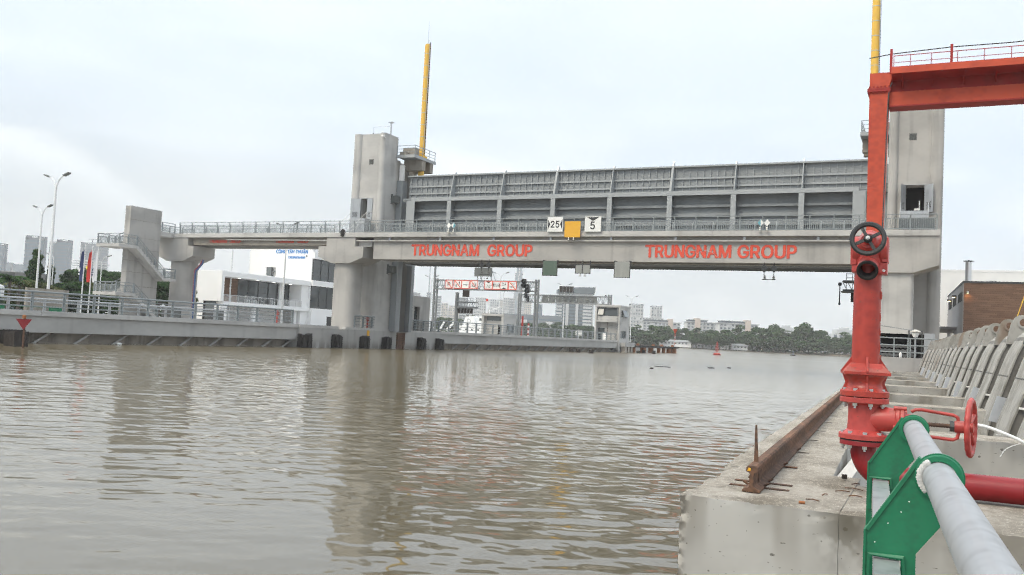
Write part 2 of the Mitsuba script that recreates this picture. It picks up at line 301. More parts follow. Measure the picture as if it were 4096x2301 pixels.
struct('right_bank_ground', m, 'soil')
struct('near_walkway', B(-0.45, 6, -4, 3.9, -2, 0.42), 'paving')

# ------------------------------------------------------------------ far quay wall
def quay_wall(label, y0, y1, end_lip=True):
    t = thing('quay_wall', label, 'quay wall')
    part(t, 'capping_beam', M().box(-52.8, QX, y0, y1, 0.68, 1.72), 'concrete_quay')
    ys = np.linspace(y0, y1, max(2, int((y1-y0)/21)+1))
    for a, b in zip(ys[:-1], ys[1:]): part(t, 'coping', M().box(-52.8, QX+0.14, a+0.015, b-0.015, 1.722, 2.03), 'concrete_light')
    y = y0
    while y < y1-0.5:
        b = min(y+3.0, y1)
        a = np.linspace(0, math.pi, 7); pts = [(-53.5, y)]+[(-51.55+0.30*math.sin(q), y+(b-y)*(1-math.cos(q))/2) for q in a]+[(-53.5, b)]
        part(t, 'pile_panel', M().ext(pts, 'xy', -2.0, 0.677), 'concrete_wet')
        yc = (y+b)/2
        part(t, 'slant_strip', M().bar((-50.75, yc+0.95, 0.70), (-51.2, yc-0.25, -0.25), 0.20, 0.12), 'concrete_light')  # pale slanted strip drawn along the light lines of each bay
        y += 3.0
    return t
quay_wall('long pale concrete quay edge at the left, running to the first fender', -12, 62.0)
quay_wall('receding concrete quay edge beyond the gate, ending at the small control house', 86.4, 147.9)
tb = thing('gate_base', 'concrete base block under the left lifting tower, with black fenders along it', 'base block')
part(tb, 'face', M().box(-53, -50.0, 62.0, 76.3, -2, 1.765), 'concrete_quay')
part(tb, 'face', M().box(-53, -50.0, 79.0, 86.4, -2, 1.765), 'concrete_quay')
part(tb, 'kerb', M().box(-50.35, -49.98, 62.02, 67.6, 1.767, 2.02), 'concrete_light')
part(tb, 'kerb', M().box(-50.35, -49.98, 68.6, 76.2, 1.767, 1.98), 'concrete_light')
part(tb, 'kerb', M().box(-50.35, -49.98, 79.1, 86.3, 1.767, 1.95), 'concrete_light')
part(tb, 'gate_slot', M().box(-52, -50.06, 76.3, 77.4, -2, 1.70), 'concrete_weathered')
part(tb, 'steel_liner', M().box(-52, -49.97, 77.4, 79.0, -2, 1.70).box(-49.97, -49.90, 77.5, 77.7, -2, 1.70).box(-49.97, -49.90, 78.6, 78.8, -2, 1.7), 'rust', label='rust stained steel liner beside the slot')
part(tb, 'depth_gauge', M().box(-49.99, -49.93, 72.1, 72.45, 0.1, 1.75), 'sign_yellow')
part(tb, 'gauge_mark', M().box(-49.93, -49.915, 72.1, 72.45, 0.72, 1.12), 'black_paint')
for i, (y, w) in enumerate(((61.7, 1.5), (66.5, 1.1), (70.9, 1.1), (74.7, 1.15), (81.4, 1.15), (85.2, 1.2))):
    g = np.random.default_rng(i); top = [(y+w*k/5, 1.18+g.uniform(-0.09, 0.10)) for k in range(6)]
    f = single('fender', ['black rubber fender on the quay left of the bridge pier', 'black rubber fender directly below the left bridge pier', 'black rubber fender just left of the yellow depth gauge', 'black rubber fender just right of the yellow depth gauge',
        'black rubber fender below the sooty wall stain', 'black rubber fender at the end of the tower base, last before the receding quay'][i], 'fender',
        M().ext([(y, -0.7), (y+w, -0.7)]+top[::-1], 'yz', -49.96, -49.55).box(-49.55, -49.42, y+0.1, y+w*0.46, -0.6, 1.05).box(-49.55, -49.42, y+w*0.54, y+w-0.1, -0.6, 1.05), 'black_rubber', group='black fenders along the quay')

# ------------------------------------------------------------------ railings
def quay_rail(label, x, y0, y1, z0, h=1.18, step=2.25, mater='rail_paint', group=None):
    t = thing('quay_railing', label, 'railing', group)
    r = M()
    part(t, 'top_rail', M().tube([(x+0.08, y0, z0+h), (x+0.08, y1, z0+h)], 0.058, 8), mater, 40)
    for q in (0.80, 0.52, 0.24): part(t, 'rail', M().tube([(x+0.08, y0, z0+h*q), (x+0.08, y1, z0+h*q)], 0.033, 6), mater, 40)
    n = max(1, round((y1-y0)/step)); first = None
    for i in range(n+1):
        y = y0+(y1-y0)*i/n
        if first is None:
            first = part(t, 'post', M().box(x-0.03, x+0.02, y-0.10, y+0.10, z0, z0+h-0.05).box(x-0.10, x+0.10, y-0.035, y+0.035, z0, z0+h-0.02).box(x-0.10, x+0.10, y-0.13, y+0.13, z0-0.01, z0+0.03), mater); yy = y
        else: again(t, 'post', first, T().translate([0, y-yy, 0]))
    return t
quay_rail('long grey pipe railing along the left quay edge', -50.55, -8, 61.6, 2.03)
quay_rail('grey pipe railing on the far side of the promenade behind the left quay edge', -55.2, 20, 62.5, 1.75, 1.1, 2.6, 'galvanised')
quay_rail('short grey railing on the tower base, before the half-open door', -50.2, 70.2, 76.1, 1.98, 1.12, 1.45)
quay_rail('dark-posted railing at the foot of the low control house beside the tower', -50.2, 79.6, 86.2, 1.95, 1.12, 1.6)
quay_rail('grey pipe railing receding along the quay beyond the gate', -50.55, 86.8, 147.6, 2.03)

def deck_rail(t, p0, p1, h=1.12, step=1.70, balusters=True, mater='rail_paint', lean=(0, -0.09)):
    p0, p1 = np.asarray(p0, float), np.asarray(p1, float); L = np.linalg.norm(p1-p0); n = max(1, round(L/step)); up = np.array([0, 0, 1.0]); ln = np.array([lean[0], lean[1], 0.0])
    part(t, 'handrail', M().tube([p0+ln+up*h, p1+ln+up*h], 0.035, 6), mater, 40)
    part(t, 'rail', M().bar(p0+up*(h-0.26), p1+up*(h-0.26), 0.035, 0.05), mater)
    part(t, 'rail', M().bar(p0+up*0.10, p1+up*0.10, 0.035, 0.05), mater)
    first = None
    for i in range(n+1):
        p = p0+(p1-p0)*i/n
        if first is None:
            first = part(t, 'post', M().bar(p, p+up*(h-0.28), 0.10).bar(p+up*(h-0.30), p+ln*0.55+up*(h-0.14), 0.08).bar(p+ln*0.55+up*(h-0.14), p+ln+up*(h+0.01), 0.075), mater); q = p
        else: again(t, 'post', first, T().translate((p-q).tolist()))
    if balusters:
        m = M(); k = max(2, int(L/0.145)); d = (p1-p0)/L
        for i in range(1, k):
            p = p0+(p1-p0)*i/k; m.bar(p+up*0.10, p+up*(h-0.26), 0.028)
        part(t, 'balusters', m, mater, kind='stuff')

# ------------------------------------------------------------------ lifting towers, piers
def rounded(x0, x1, y0, y1, r): return Polygon([(x0+r, y0+r), (x1-r, y0+r), (x1-r, y1-r), (x0+r, y1-r)]).buffer(r, quad_segs=8)
def tower(side, label, lx):
    # lx: maps a local x (0 = outer edge, 3.83 = inner face to the channel) to the world
    t = thing('lifting_tower', label, 'tower')
    X = lambda a, b: sorted((lx(a), lx(b)))
    a, b = X(0.0, 3.83)
    shaft = unary_union([Polygon([(lx(0.5), 73.62), (lx(3.4), 73.62), (lx(3.4), 75.75), (lx(0.5), 75.75)]), rounded(*X(0, 0.92), 73.3, 75.72, 0.40), rounded(*X(3.16, 3.83), 73.3, 75.74, 0.30), Polygon([(lx(3.3), 74.0), (lx(3.82), 74.0), (lx(3.82), 75.75), (lx(3.3), 75.75)])])
    dz0, dz1 = 12.75, 14.95; d0, d1 = X(1.26, 2.56)
    part(t, 'shaft', M().ext(shaft, 'xy', 1.76, dz0).ext(shaft.difference(Polygon([(d0, 73), (d1, 73), (d1, 75.0), (d0, 75.0)])), 'xy', dz0, dz1).ext(shaft, 'xy', dz1, 21.5), 'concrete_light' if side == 'left' else 'concrete', 40)
    part(t, 'rear_shaft', M().box(*X(0.3, 3.0), 75.76, 79.4, 1.76, 19.3).box(*X(2.9, 3.83), 79.1, 79.6, 1.76, 19.0).box(*X(3.0, 3.80), 75.76, 76.4, 1.76, 19.2), 'concrete')
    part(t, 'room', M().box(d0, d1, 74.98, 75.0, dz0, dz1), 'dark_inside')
    v0, v1 = X(1.9, 2.4); vt = part(t, 'vent', M().box(v0, v1, 73.60, 73.64, 18.42, 18.92), 'black_paint')
    for k in range(6): part(vt, 'slat', M().hexa([(v0+.03, 73.60, 18.46+.08*k), (v1-.03, 73.60, 18.46+.08*k), (v1-.03, 73.57, 18.44+.08*k), (v0+.03, 73.57, 18.44+.08*k)], [(v0+.03, 73.60, 18.49+.08*k), (v1-.03, 73.60, 18.49+.08*k), (v1-.03, 73.57, 18.47+.08*k), (v0+.03, 73.57, 18.47+.08*k)]), 'sign_back')
    # leaves of the louvred door
    def leaf(x0, x1, ya, yb):
        d = part(t, 'door_leaf', M().hexa([(x0, ya, dz0+.03), (x1, yb, dz0+.03), (x1, yb+.04, dz0+.03), (x0, ya+.04, dz0+.03)], [(x0, ya, dz1-.03), (x1, yb, dz1-.03), (x1, yb+.04, dz1-.03), (x0, ya+.04, dz1-.03)]), 'galvanised')
        for k in range(6):
            f0, f1 = 0.22, 0.72; z = dz0+0.32+0.09*k
            P = lambda f: (x0+(x1-x0)*f, ya+(yb-ya)*f-0.006)
            p, q = P(f0), P(f1); part(d, 'louvre', M().hexa([(p[0], p[1], z), (q[0], q[1], z), (q[0], q[1]+.02, z), (p[0], p[1]+.02, z)], [(p[0], p[1]-.004, z+.045), (q[0], q[1]-.004, z+.045), (q[0], q[1]+.02, z+.045), (p[0], p[1]+.02, z+.045)]), 'frame_dark')
    if side == 'left':
        leaf(lx(0.28), d0, 73.15, 73.45); leaf(lx(1.98), d1+0.05, 73.55, 73.52)
    else:
        leaf(d0-0.30, d0+0.02, 72.75, 73.5); leaf(d1+0.62, d1, 72.95, 73.5)
        part(t, 'pallet', M().box(d0+0.62, d0+1.0, 73.75, 74.1, dz0+.3, dz0+.42).box(d0+.62, d0+.66, 73.75, 74.1, dz0, dz0+.4).box(d0+.94, d0+1.0, 73.75, 74.1, dz0, dz0+1.0), 'white_paint')
    part(t, 'frame', M().box(d0-0.05, d0, 73.56, 73.64, dz0, dz1+.05).box(d1, d1+0.05, 73.56, 73.64, dz0, dz1+.05).box(d0, d1, 73.56, 73.64, dz1, dz1+.05), 'galvanised')
    # platform with two corbels carrying the lifting cylinder
    p = part(t, 'platform', M().box(*X(3.835, 6.05), 75.5, 79.6, 19.44, 19.58), 'gate_paint')
    part(p, 'edge_beam', M().box(*X(3.835, 6.06), 75.46, 75.54, 19.36, 19.66).box(*X(5.98, 6.08), 75.54, 79.6, 19.36, 19.66), 'gate_flange')
    part(t, 'corbel', M().box(*X(3.835, 6.0), 77.0, 77.7, 18.35, 19.43), 'concrete_weathered')
    part(t, 'corbel', M().box(*X(3.835, 6.0), 78.6, 79.2, 18.35, 19.43), 'concrete_weathered')
    part(t, 'plinth', M().box(*X(3.9, 5.4), 76.6, 77.3, 19.59, 20.62).box(*X(3.9, 4.6), 76.0, 76.6, 19.59, 20.1), 'concrete_weathered')
    fr = part(t, 'guard_rail', M().tube([(lx(3.9), 75.55, 20.6), (lx(6.0), 75.55, 20.6), (lx(6.0), 79.5, 20.6)], 0.03, 6), 'rail_paint', 40)
    for z in (20.28, 19.96): part(fr, 'rail', M().tube([(lx(3.9), 75.55, z), (lx(6.0), 75.55, z), (lx(6.0), 79.5, z)], 0.022, 6), 'rail_paint', 40)
    for x, y in ((3.9, 75.55), (6.0, 75.55), (6.0, 77.0), (6.0, 78.3), (6.0, 79.5)): part(fr, 'post', M().tube([(lx(x), y, 19.66), (lx(x), y, 20.6)], 0.03, 6), 'rail_paint', 40)
    # steel gate guides
    g0, g1 = X(3.835, 4.55)
    part(t, 'guide_column', M().box(g0, g1, 75.9, 76.75, 1.78, 17.1).box(*X(3.835, 4.4), 78.75, 79.3, 1.78, 8.9), 'gate_paint')
    part(t, 'guide_rail', M().box(*X(3.9, 4.0), 76.9, 77.1, 1.78, 8.8).box(*X(3.9, 4.0), 77.3, 77.45, 1.78, 8.8), 'galvanised')
    for z in (15.1, 8.0): part(t, 'guide_clamp', M().box(*X(3.84, 4.35), 75.2, 75.88, z-0.35, z+0.35).box(*X(3.84, 3.9), 74.95, 75.2, z-0.5, z+0.5), 'sign_back')
    part(t, 'switch_box', M().box(*X(4.0, 4.45), 76.0, 76.3, 17.12, 18.75), 'white_paint')
    c = thing('lifting_cylinder', f'tall yellow lifting cylinder on the {"left" if side=="left" else "right"} tower platform' + (', whip antenna on top' if side == 'left' else ', cut by the photo top'), 'hydraulic cylinder')
    cx = lx(5.31)
    part(c, 'barrel', M().lathe([(0, 17.0), (0.31, 17.0), (0.31, 31.6), (0.27, 31.75), (0, 31.75)], (cx, 78.0, 0), n=24), 'yellow_paint', 40)
    part(c, 'flange', M().lathe([(0.31, 19.62), (0.55, 19.62), (0.55, 19.95), (0.31, 20.0)], (cx, 78.0, 0), n=24), 'yellow_paint', 40)
    for k in range(9): part(c, 'band', M().lathe([(0.312, 20.7+1.25*k), (0.33, 20.7+1.25*k), (0.33, 20.76+1.25*k), (0.312, 20.76+1.25*k)], (cx, 78.0, 0), n=20), 'zinc', 40)
    part(c, 'hose', M().tube([(cx+.37, 77.9, 20.2), (cx+.42, 77.85, 21.2), (cx+.36, 77.9, 22.4), (cx+.36, 77.9, 31.9)], 0.035, 6), 'black_paint', 40)
    part(c, 'pipe', M().tube([(cx+.30, 77.75, 20.2), (cx+.36, 77.78, 31.9), (cx+.05, 78, 32.25)], 0.022, 6), 'zinc', 40)
    if side == 'left': part(c, 'antenna', M().tube([(cx, 78, 31.7), (cx, 78, 32.3), (cx, 78, 34.2)], [0.05, 0.02, 0.008], 6), 'zinc', 40)
    return t
tower('left', 'left concrete lifting tower with louvred double door and camera mast', lambda a: -53.86+a)
tower('right', 'right concrete lifting tower, half hidden behind the red hydrant and crane leg', lambda a: 0.08-a)
cm = thing('camera_mast', 'slim camera mast with a side arm on top of the left tower', 'camera mast')
part(cm, 'mast', M().tube([(-50.45, 74.9, 21.5), (-50.45, 74.9, 22.9)], 0.085, 8).box(-50.7, -50.2, 74.7, 75.1, 22.86, 22.93), 'zinc', 40)
part(cm, 'arm', M().tube([(-50.45, 74.9, 22.55), (-52.35, 74.6, 22.45), (-52.35, 74.6, 21.8)], 0.022, 6), 'zinc', 40)
part(cm, 'camera', M().lathe([(0, 21.55), (0.06, 21.58), (0.09, 21.66), (0.09, 21.78), (0.03, 21.82)], (-52.35, 74.6, 0), n=12), 'black_paint', 40)
single('security_camera', 'white box camera on the top corner of the left tower', 'camera', M().bar((-50.25, 73.2, 21.15), (-49.85, 72.8, 21.05), 0.22, 0.18).bar((-50.1, 73.1, 21.1), (-50.1, 73.45, 21.0), 0.06), 'white_paint')

def pier(name, label, c, base, upper_sides, mater):
    t = thing('bridge_pier', label, 'bridge pier')
    col = rounded(c-1.22, c+1.22, 69.35, 71.65, 0.75)
    part(t, 'column', M().ext(col, 'xy', base, 8.2), mater, 40)
    a, b = upper_sides
    part(t, 'cap', M().ext([(c-1.08, 8.02), (c+1.08, 8.02), (c+2.58, 8.58), (c+2.58, 9.62), (b, 9.62), (b, 10.48), (a, 10.48), (a, 9.62), (c-2.62, 9.62), (c-2.62, 8.62)], 'xz', 69.02, 72.1), mater)
    return t
pier('bridge_pier', 'left main bridge pier with flared cap, before the left lifting tower', -51.4, 1.77, (-53.1, -49.78), 'concrete')
pier('bridge_pier', 'round bridge pier nearest the zigzag staircase', -72.75, 1.75, (-75.3, -71.0), 'concrete')
t = thing('bridge_pier', 'right bridge pier with flared cap, behind the red hydrant', 'bridge pier')
part(t, 'column', M().ext(rounded(-3.9, -1.69, 69.3, 71.8, 0.25), 'xy', 1.5, 7.95), 'concrete_light', 40)
part(t, 'cap', M().ext([(-3.8, 7.86), (-1.7, 7.86), (-0.04, 8.42), (-0.04, 10.48), (-4.6, 10.48), (-4.6, 9.6), (-5.3, 9.6), (-5.3, 8.5)], 'xz', 69.02, 72.1), 'concrete')

# ------------------------------------------------------------------ footbridge
br = thing('footbridge', 'long grey concrete footbridge crossing before the raised gate, red lettering on its girder', 'footbridge')
part(br, 'deck', M().box(-72.95, -0.02, 69.0, 72.0, 10.482, 10.6), 'concrete')
for a, b in ((-72.95, -49.9), (-49.86, -39.9), (-39.88, -28.0), (-27.98, -16.0), (-15.98, -0.02)): part(br, 'coping', M().box(a, b, 68.9, 69.25, 10.5, 10.92), 'concrete_light')
part(br, 'coping', M().box(-72.95, -0.02, 71.8, 72.1, 10.5, 10.92), 'concrete_light')
gm = part(br, 'girder', M().ext([(69.4, 8.47), (70.15, 8.47), (70.15, 8.9), (69.95, 9.1), (69.95, 10.1), (70.2, 10.48), (69.4, 10.48)], 'yz', -47.93, -5.32), 'concrete')
part(br, 'girder', M().ext([(70.95, 8.47), (71.75, 8.47), (71.75, 10.48), (71.2, 10.48), (71.2, 9.1)], 'yz', -47.93, -5.32), 'concrete')
part(br, 'girder', M().box(-70.6, -53.12, 69.4, 70.1, 9.76, 10.48), 'concrete_weathered')
part(br, 'girder', M().box(-70.6, -53.12, 71.0, 71.7, 9.60, 10.48), 'concrete')
part(br, 'bearing_block', M().box(-49.7, -48.2, 69.5, 71.5, 9.63, 10.2), 'concrete_light')
pp = part(br, 'utility_pipe', M().tube([(-49.7, 69.15, 10.16), (-5.3, 69.15, 10.14)], 0.075, 8), 'concrete_light', 40)
part(br, 'utility_pipe', M().tube([(-65.9, 69.15, 10.30), (-53.15, 69.15, 10.18)], 0.07, 8), 'concrete_light', 40)
for x in np.arange(-46.0, -6, 5.4): part(pp, 'hanger', M().box(x-0.09, x+0.09, 69.1, 69.25, 10.2, 10.5), 'galvanised')
def let(s, x0, x1, z, h, name, mater, y=69.38, gap=None): return part(br, name, text(s, x0, y, z, h, x1-x0, 0.035), mater)
def stencil_word(s, x0, x1, z, h):
    ws = [meshkit.text_mesh(c, h, .03, True).extents[0] for c in s]; k = (x1-x0)/(sum(ws)+0.11*(len(s)-1)); x = x0
    for c, w in zip(s, ws):
        q = text(c, x, 69.385, z, h, w*k, 0.035); q2 = text(c, x+.045, 69.381, z+.012, h, w*k, 0.035); part(br, 'letter', q.add(np.vstack(q2.v), np.vstack(q2.f)), 'letter_red'); x += (w+0.11)*k
stencil_word('TRUNGNAM', -43.72, -36.76, 8.86, 0.96); stencil_word('GROUP', -35.9, -31.6, 8.86, 0.96)
stencil_word('TRUNGNAM', -21.52, -14.66, 8.86, 0.96); stencil_word('GROUP', -14.15, -9.76, 8.86, 0.96)
for x in (-38.55, -16.42): part(br, 'letter_arc', M().tube([(x-0.85, 69.36, 9.18), (x-0.35, 69.36, 9.42), (x+0.3, 69.36, 9.28), (x+0.75, 69.36, 8.9)], [0.02, 0.035, 0.03, 0.02], 4), 'concrete_light')
for a, b, s in ((-68.3, -65.95, 'TRUNGNAM'), (-65.6, -64.1, 'GROUP'), (-59.6, -57.35, 'TRUNGNAM'), (-56.9, -55.5, 'GROUP')):
    part(br, 'lettering', text(s, a, 69.385, 9.98, 0.30, b-a, 0.03), 'letter_red')
deck_rail(br, (-72.3, 69.1, 10.92), (-0.25, 69.1, 10.92))
deck_rail(br, (-74.9, 71.95, 10.92), (-54.5, 71.95, 10.92), lean=(0, 0.09))
deck_rail(br, (-48.5, 71.95, 10.92), (-5.0, 71.95, 10.92), lean=(0, 0.09))
part(br, 'mesh_screen', M().box(-2.75, -0.35, 69.5, 69.53, 10.95, 11.85), 'window_grey')
# little stairs up to the tower doors
for c, nm in ((-51.95, 'left'), (-1.82, 'right')):
    s = part(br, 'door_steps', M().box(c-0.9, c+0.9, 72.1, 73.25, 10.5, 12.75), 'galvanised')
    for sx in (-1, 1): part(s, 'handrail', M().tube([(c+sx*0.95-(1.5 if nm == 'left' else 0), 71.2, 11.2), (c+sx*0.95, 72.4, 13.4), (c+sx*0.95, 73.2, 13.5)], 0.03, 6).tube([(c+sx*0.95-(1.5 if nm == 'left' else 0), 71.2, 10.8), (c+sx*0.95, 72.4, 12.9)], 0.022, 6), 'galvanised', 40)
single('rag_bundle', 'dark rag hanging over the bridge edge above the left main pier', 'rag', M().ext([(-51.35, 10.55), (-51.1, 10.5), (-50.95, 10.8), (-51.0, 11.1), (-51.2, 11.25), (-51.4, 11.05)], 'xz', 68.8, 69.05), 'black_rubber')

# signs along the bridge
def arrow_board(label, kind, x0, x1, z0, z1):
    s = thing('clearance_sign', label, 'sign'); y = 68.72
    part(s, 'board', M().box(x0, x1, y, y+0.05, z0, z1), 'sign_white')
    part(s, 'frame', M().box(x0-.03, x0, y-.01, y+.05, z0, z1).box(x1, x1+.03, y-.01, y+.05, z0, z1).box(x0-.03, x1+.03, y-.01, y+.05, z1, z1+.03).box(x0-.03, x1+.03, y-.01, y+.05, z0-.03, z0), 'sign_dull')
    w = x1-x0; zc = (z0+z1)/2
    if kind == '25':
        part(s, 'arrow', M().ext([(x0+.06, z0+.2), (x0+.25, zc), (x0+.06, z1-.2)], 'xz', y-.012, y-.002), 'black_paint')
        part(s, 'arrow', M().ext([(x1-.06, z0+.2), (x1-.25, zc), (x1-.06, z1-.2)], 'xz', y-.012, y-.002), 'black_paint')
        part(s, 'numeral', text('25', x0+.30, y-.002, zc-.27, 0.55, w-.60, 0.012), 'black_paint')
    else:
        part(s, 'arrow', M().ext([(x0+.16, z1-.06), (x1-.16, z1-.06), (x0+w/2, z1-.38)], 'xz', y-.012, y-.002), 'black_paint')
        part(s, 'numeral', text('5', x0+w/2-.22, y-.002, z0+.2, 0.62, 0.42, 0.012), 'black_paint')
    part(s, 'bracket', M().box(x0+.1, x0+.16, y+.05, 69.1, z0+.1, z0+.16).box(x1-.16, x1-.1, y+.05, 69.1, z0+.1, z0+.16), 'zinc')
arrow_board('white board reading 25 between two black arrows on the bridge railing', '25', -29.98, -28.58, 10.88, 12.13)
arrow_board('white board reading 5 under a black arrow on the bridge railing', '5', -26.6, -25.2, 10.87, 12.13)
def lanterns(t, xs, y, z, s=1.0):
    for x in xs: part(t, 'lantern', M().lathe([(0, z+.30*s), (.05*s, z+.28*s), (.08*s, z+.22*s), (.05*s, z+.2*s), (.085*s, z+.06*s), (.17*s, z), (0, z)], (x, y, 0), n=10), 'nut_metal', 40)
s = thing('channel_sign', 'blank yellow square board hung on the bridge railing', 'sign')
part(s, 'board', M().box(-28.38, -26.97, 68.66, 68.71, 10.4, 11.74), 'sign_yellow'); part(s, 'bracket', M().box(-28.1, -27.9, 68.71, 69.0, 11.4, 11.5).box(-27.4, -27.2, 68.71, 69.0, 11.4, 11.5), 'zinc')
lanterns(s, (-27.98, -27.55), 68.68, 10.15, 0.85)
for c, flip, lb in ((-39.3, 0, 'pair of small diamond boards above two lanterns, on the railing left of the 25 board'), (-12.1, 1, 'pair of small diamond boards above two lanterns, on the railing nearest the red hydrant')):
    s = thing('diamond_sign', lb, 'sign')
    for k, dx in enumerate((-0.24, 0.24)):
        x = c+dx; z = 11.47
        part(s, 'diamond', M().ext([(x-.23, z), (x, z-.28), (x+.23, z), (x, z+.28)], 'xz', 68.68, 68.71), 'sign_white')
        if (k == 1) != bool(flip): part(s, 'half_panel', M().ext([(x, z-.28), (x+(.23 if k else -.23), z), (x, z+.28)], 'xz', 68.668, 68.678), 'teal_paint')
        part(s, 'stem', M().box(x-.015, x+.015, 68.70, 68.73, 10.9, 11.4), 'zinc')
    lanterns(s, (c-.27, c+.25), 68.7, 10.86, 1.0)
for x0, x1, z0, mt, lb in ((-30.3, -29.02, 7.2, 'sign_green', 'hanging square board with a greenish back, left of three below the girder'), (-23.92, -22.64, 7.15, 'sign_dull', 'hanging square board with a dull grey back, right of three below the girder')):
    s = thing('hanging_sign', lb, 'sign')
    part(s, 'board', M().box(x0, x1, 68.93, 68.97, z0, 8.42), mt); part(s, 'frame', M().box(x0-.04, x0, 68.9, 69.0, z0, 8.5).box(x1, x1+.04, 68.9, 69.0, z0, 8.5).box(x0-.04, x1+.04, 68.9, 69.0, z0-.04, z0), 'frame_dark')
    part(s, 'hanger', M().box(x0, x0+.06, 68.98, 69.4, 8.4, 8.5).box(x1-.06, x1, 68.98, 69.4, 8.4, 8.5), 'frame_dark')
s = thing('hanging_sign', 'pair of pale hanging panels over two lanterns, middle of the boards below the girder', 'sign')
part(s, 'panel', M().box(-27.32, -26.75, 68.93, 68.97, 7.45, 8.12), 'sign_dull'); part(s, 'panel', M().box(-26.68, -26.06, 68.93, 68.97, 7.45, 8.12), 'sign_dull')
part(s, 'frame', M().box(-27.36, -27.32, 68.9, 69.0, 7.42, 8.5).box(-26.06, -26.02, 68.9, 69.0, 7.42, 8.5).box(-26.75, -26.68, 68.9, 69.0, 7.42, 8.5).box(-27.36, -26.02, 68.9, 69.0, 7.39, 7.45).box(-27.36, -26.02, 68.9, 69.0, 8.12, 8.16), 'frame_dark')
lanterns(s, (-26.92, -26.5), 68.95, 7.18, 0.8)
for c, lb in ((-35.85, 'dark twin hanging lantern frame below the girder, left of the square boards'), (-11.65, 'dark twin hanging lantern frame below the girder, right of the square boards')):
    s = thing('hanging_lantern', lb, 'lantern')
    for dx in (-0.36, 0.36):
        x = c+dx
        part(s, 'diamond', M().ext([(x-.26, 8.02), (x, 7.68), (x+.26, 8.02), (x, 8.36)], 'xz', 69.0, 69.04), 'black_paint')
        part(s, 'rod', M().box(x-.02, x+.02, 69.0, 69.05, 7.2, 8.5), 'black_paint')
    part(s, 'shelf', M().box(c-.5, c+.5, 68.9, 69.1, 7.16, 7.2), 'black_paint')
    for dx in (-0.3, 0.36): part(s, 'lamp', M().lathe([(0, 7.5), (.05, 7.48), (.06, 7.4), (.14, 7.36), (.06, 7.34), (.09, 7.24), (.16, 7.2), (0, 7.2)], (c+dx, 69.0, 0), n=10), 'sign_back', 40)

# ------------------------------------------------------------------ the raised gate
gt = thing('lift_gate', 'raised grey steel gate leaf with ribs and flanges, between the two towers', 'sluice gate')
YF, YS, C0, P0 = 75.3, 76.35, -26.9, 5.52
xl, xr = -48.75, -5.05
part(gt, 'skin_plate', M().box(xl, xr, YS, YS+0.05, 8.7, 17.45), 'gate_paint')
part(gt, 'top_cap', M().box(xl-.05, xr+.05, YS-0.35, YS+0.6, 17.45, 17.58), 'gate_flange')
part(gt, 'main_flange', M().box(xl+.9, xr-.9, YF, YF+0.06, 14.84, 15.22), 'gate_flange')
part(gt, 'main_web', M().box(xl, xr, YF+0.06, YS, 15.0, 15.05), 'gate_paint')
for z in (16.52, 15.80): part(gt, 'girt', M().box(xl+.05, xr-.05, YS-0.15, YS, z-0.09, z-0.03).box(xl+.05, xr-.05, YS-0.17, YS-0.15, z-0.13, z+0.02), 'gate_flange')
for z in (14.02, 13.25, 12.45, 11.3, 10.2): part(gt, 'girt', M().box(xl+.9, xr-.9, YS-0.36, YS, z-0.05, z+0.0).box(xl+.9, xr-.9, YS-0.38, YS-0.35, z-0.14, z+0.08), 'gate_paint')
first = None
n = 71
for i in range(n+1):
    x = xl+.25+(xr-xl-.5)*i/n
    if first is None: first = part(gt, 'rib', M().box(x-0.012, x+0.012, YS-0.10, YS-.001, 15.07, 17.44).box(x-0.026, x+0.026, YS-0.112, YS-.10, 15.07, 17.44), 'gate_flange'); x00 = x
    else: again(gt, 'rib', first, T().translate([x-x00, 0, 0]))
for k in range(-3, 4):
    x = C0+P0*k
    big = k in (-1, 1)
    part(gt, 'bracket', M().ext([(YF+.08, 15.23), (YS-.002, 15.23), (YS-.002, 17.44 if not big else 17.46), (YS-0.40, 17.44)], 'yz', x-(.09 if big else .035), x+(.09 if big else .035)), 'gate_flange')
    part(gt, 'lug', M().ext([(YS-.3, 17.58), (YS+.25, 17.58), (YS+.1, 18.02 if big else 17.85), (YS-.15, 18.02 if big else 17.85)], 'yz', x-.04, x+.04), 'zinc')
    part(gt, 'column', M().box(x-0.22, x+0.22, YF, YF+0.06, 8.7, 14.82).box(x-.03, x+.03, YF+.06, YS, 8.7, 14.95), 'gate_flange')
for x, s in ((xl+0.9, 1), (xr-0.9, -1)):
    part(gt, 'end_column', M().box(x-0.45, x+0.45, YF, YF+0.06, 8.7, 14.9).box(x-.5*s-.05, x-.5*s+.05, YF+.06, YS, 8.7, 14.95), 'gate_flange')
    part(gt, 'end_shoe', M().box(x-1.0, x+1.0, YF+.1, YF+.5, 14.86, 15.14), 'gate_paint')
part(gt, 'bottom_beam', M().box(xl+.4, xr-.4, YF-.02, YS+2.2, 8.62, 8.68).box(xl+.4, xr-.4, YF-.02, YF-.01, 8.68, 9.6), 'gate_bottom_shade')  # front lip added; shaded strip below the girder painted evenly dark
part(gt, 'back_frame', M().box(xl, xr, YS+0.05, YS+1.2, 9.9, 9.95).box(xl, xr, YS+.05, YS+1.2, 13.0, 13.05).box(xl, xl+.05, YS+.05, YS+1.2, 8.46, 17.0).box(xr-.05, xr, YS+.05, YS+1.2, 8.46, 17.0), 'gate_paint')

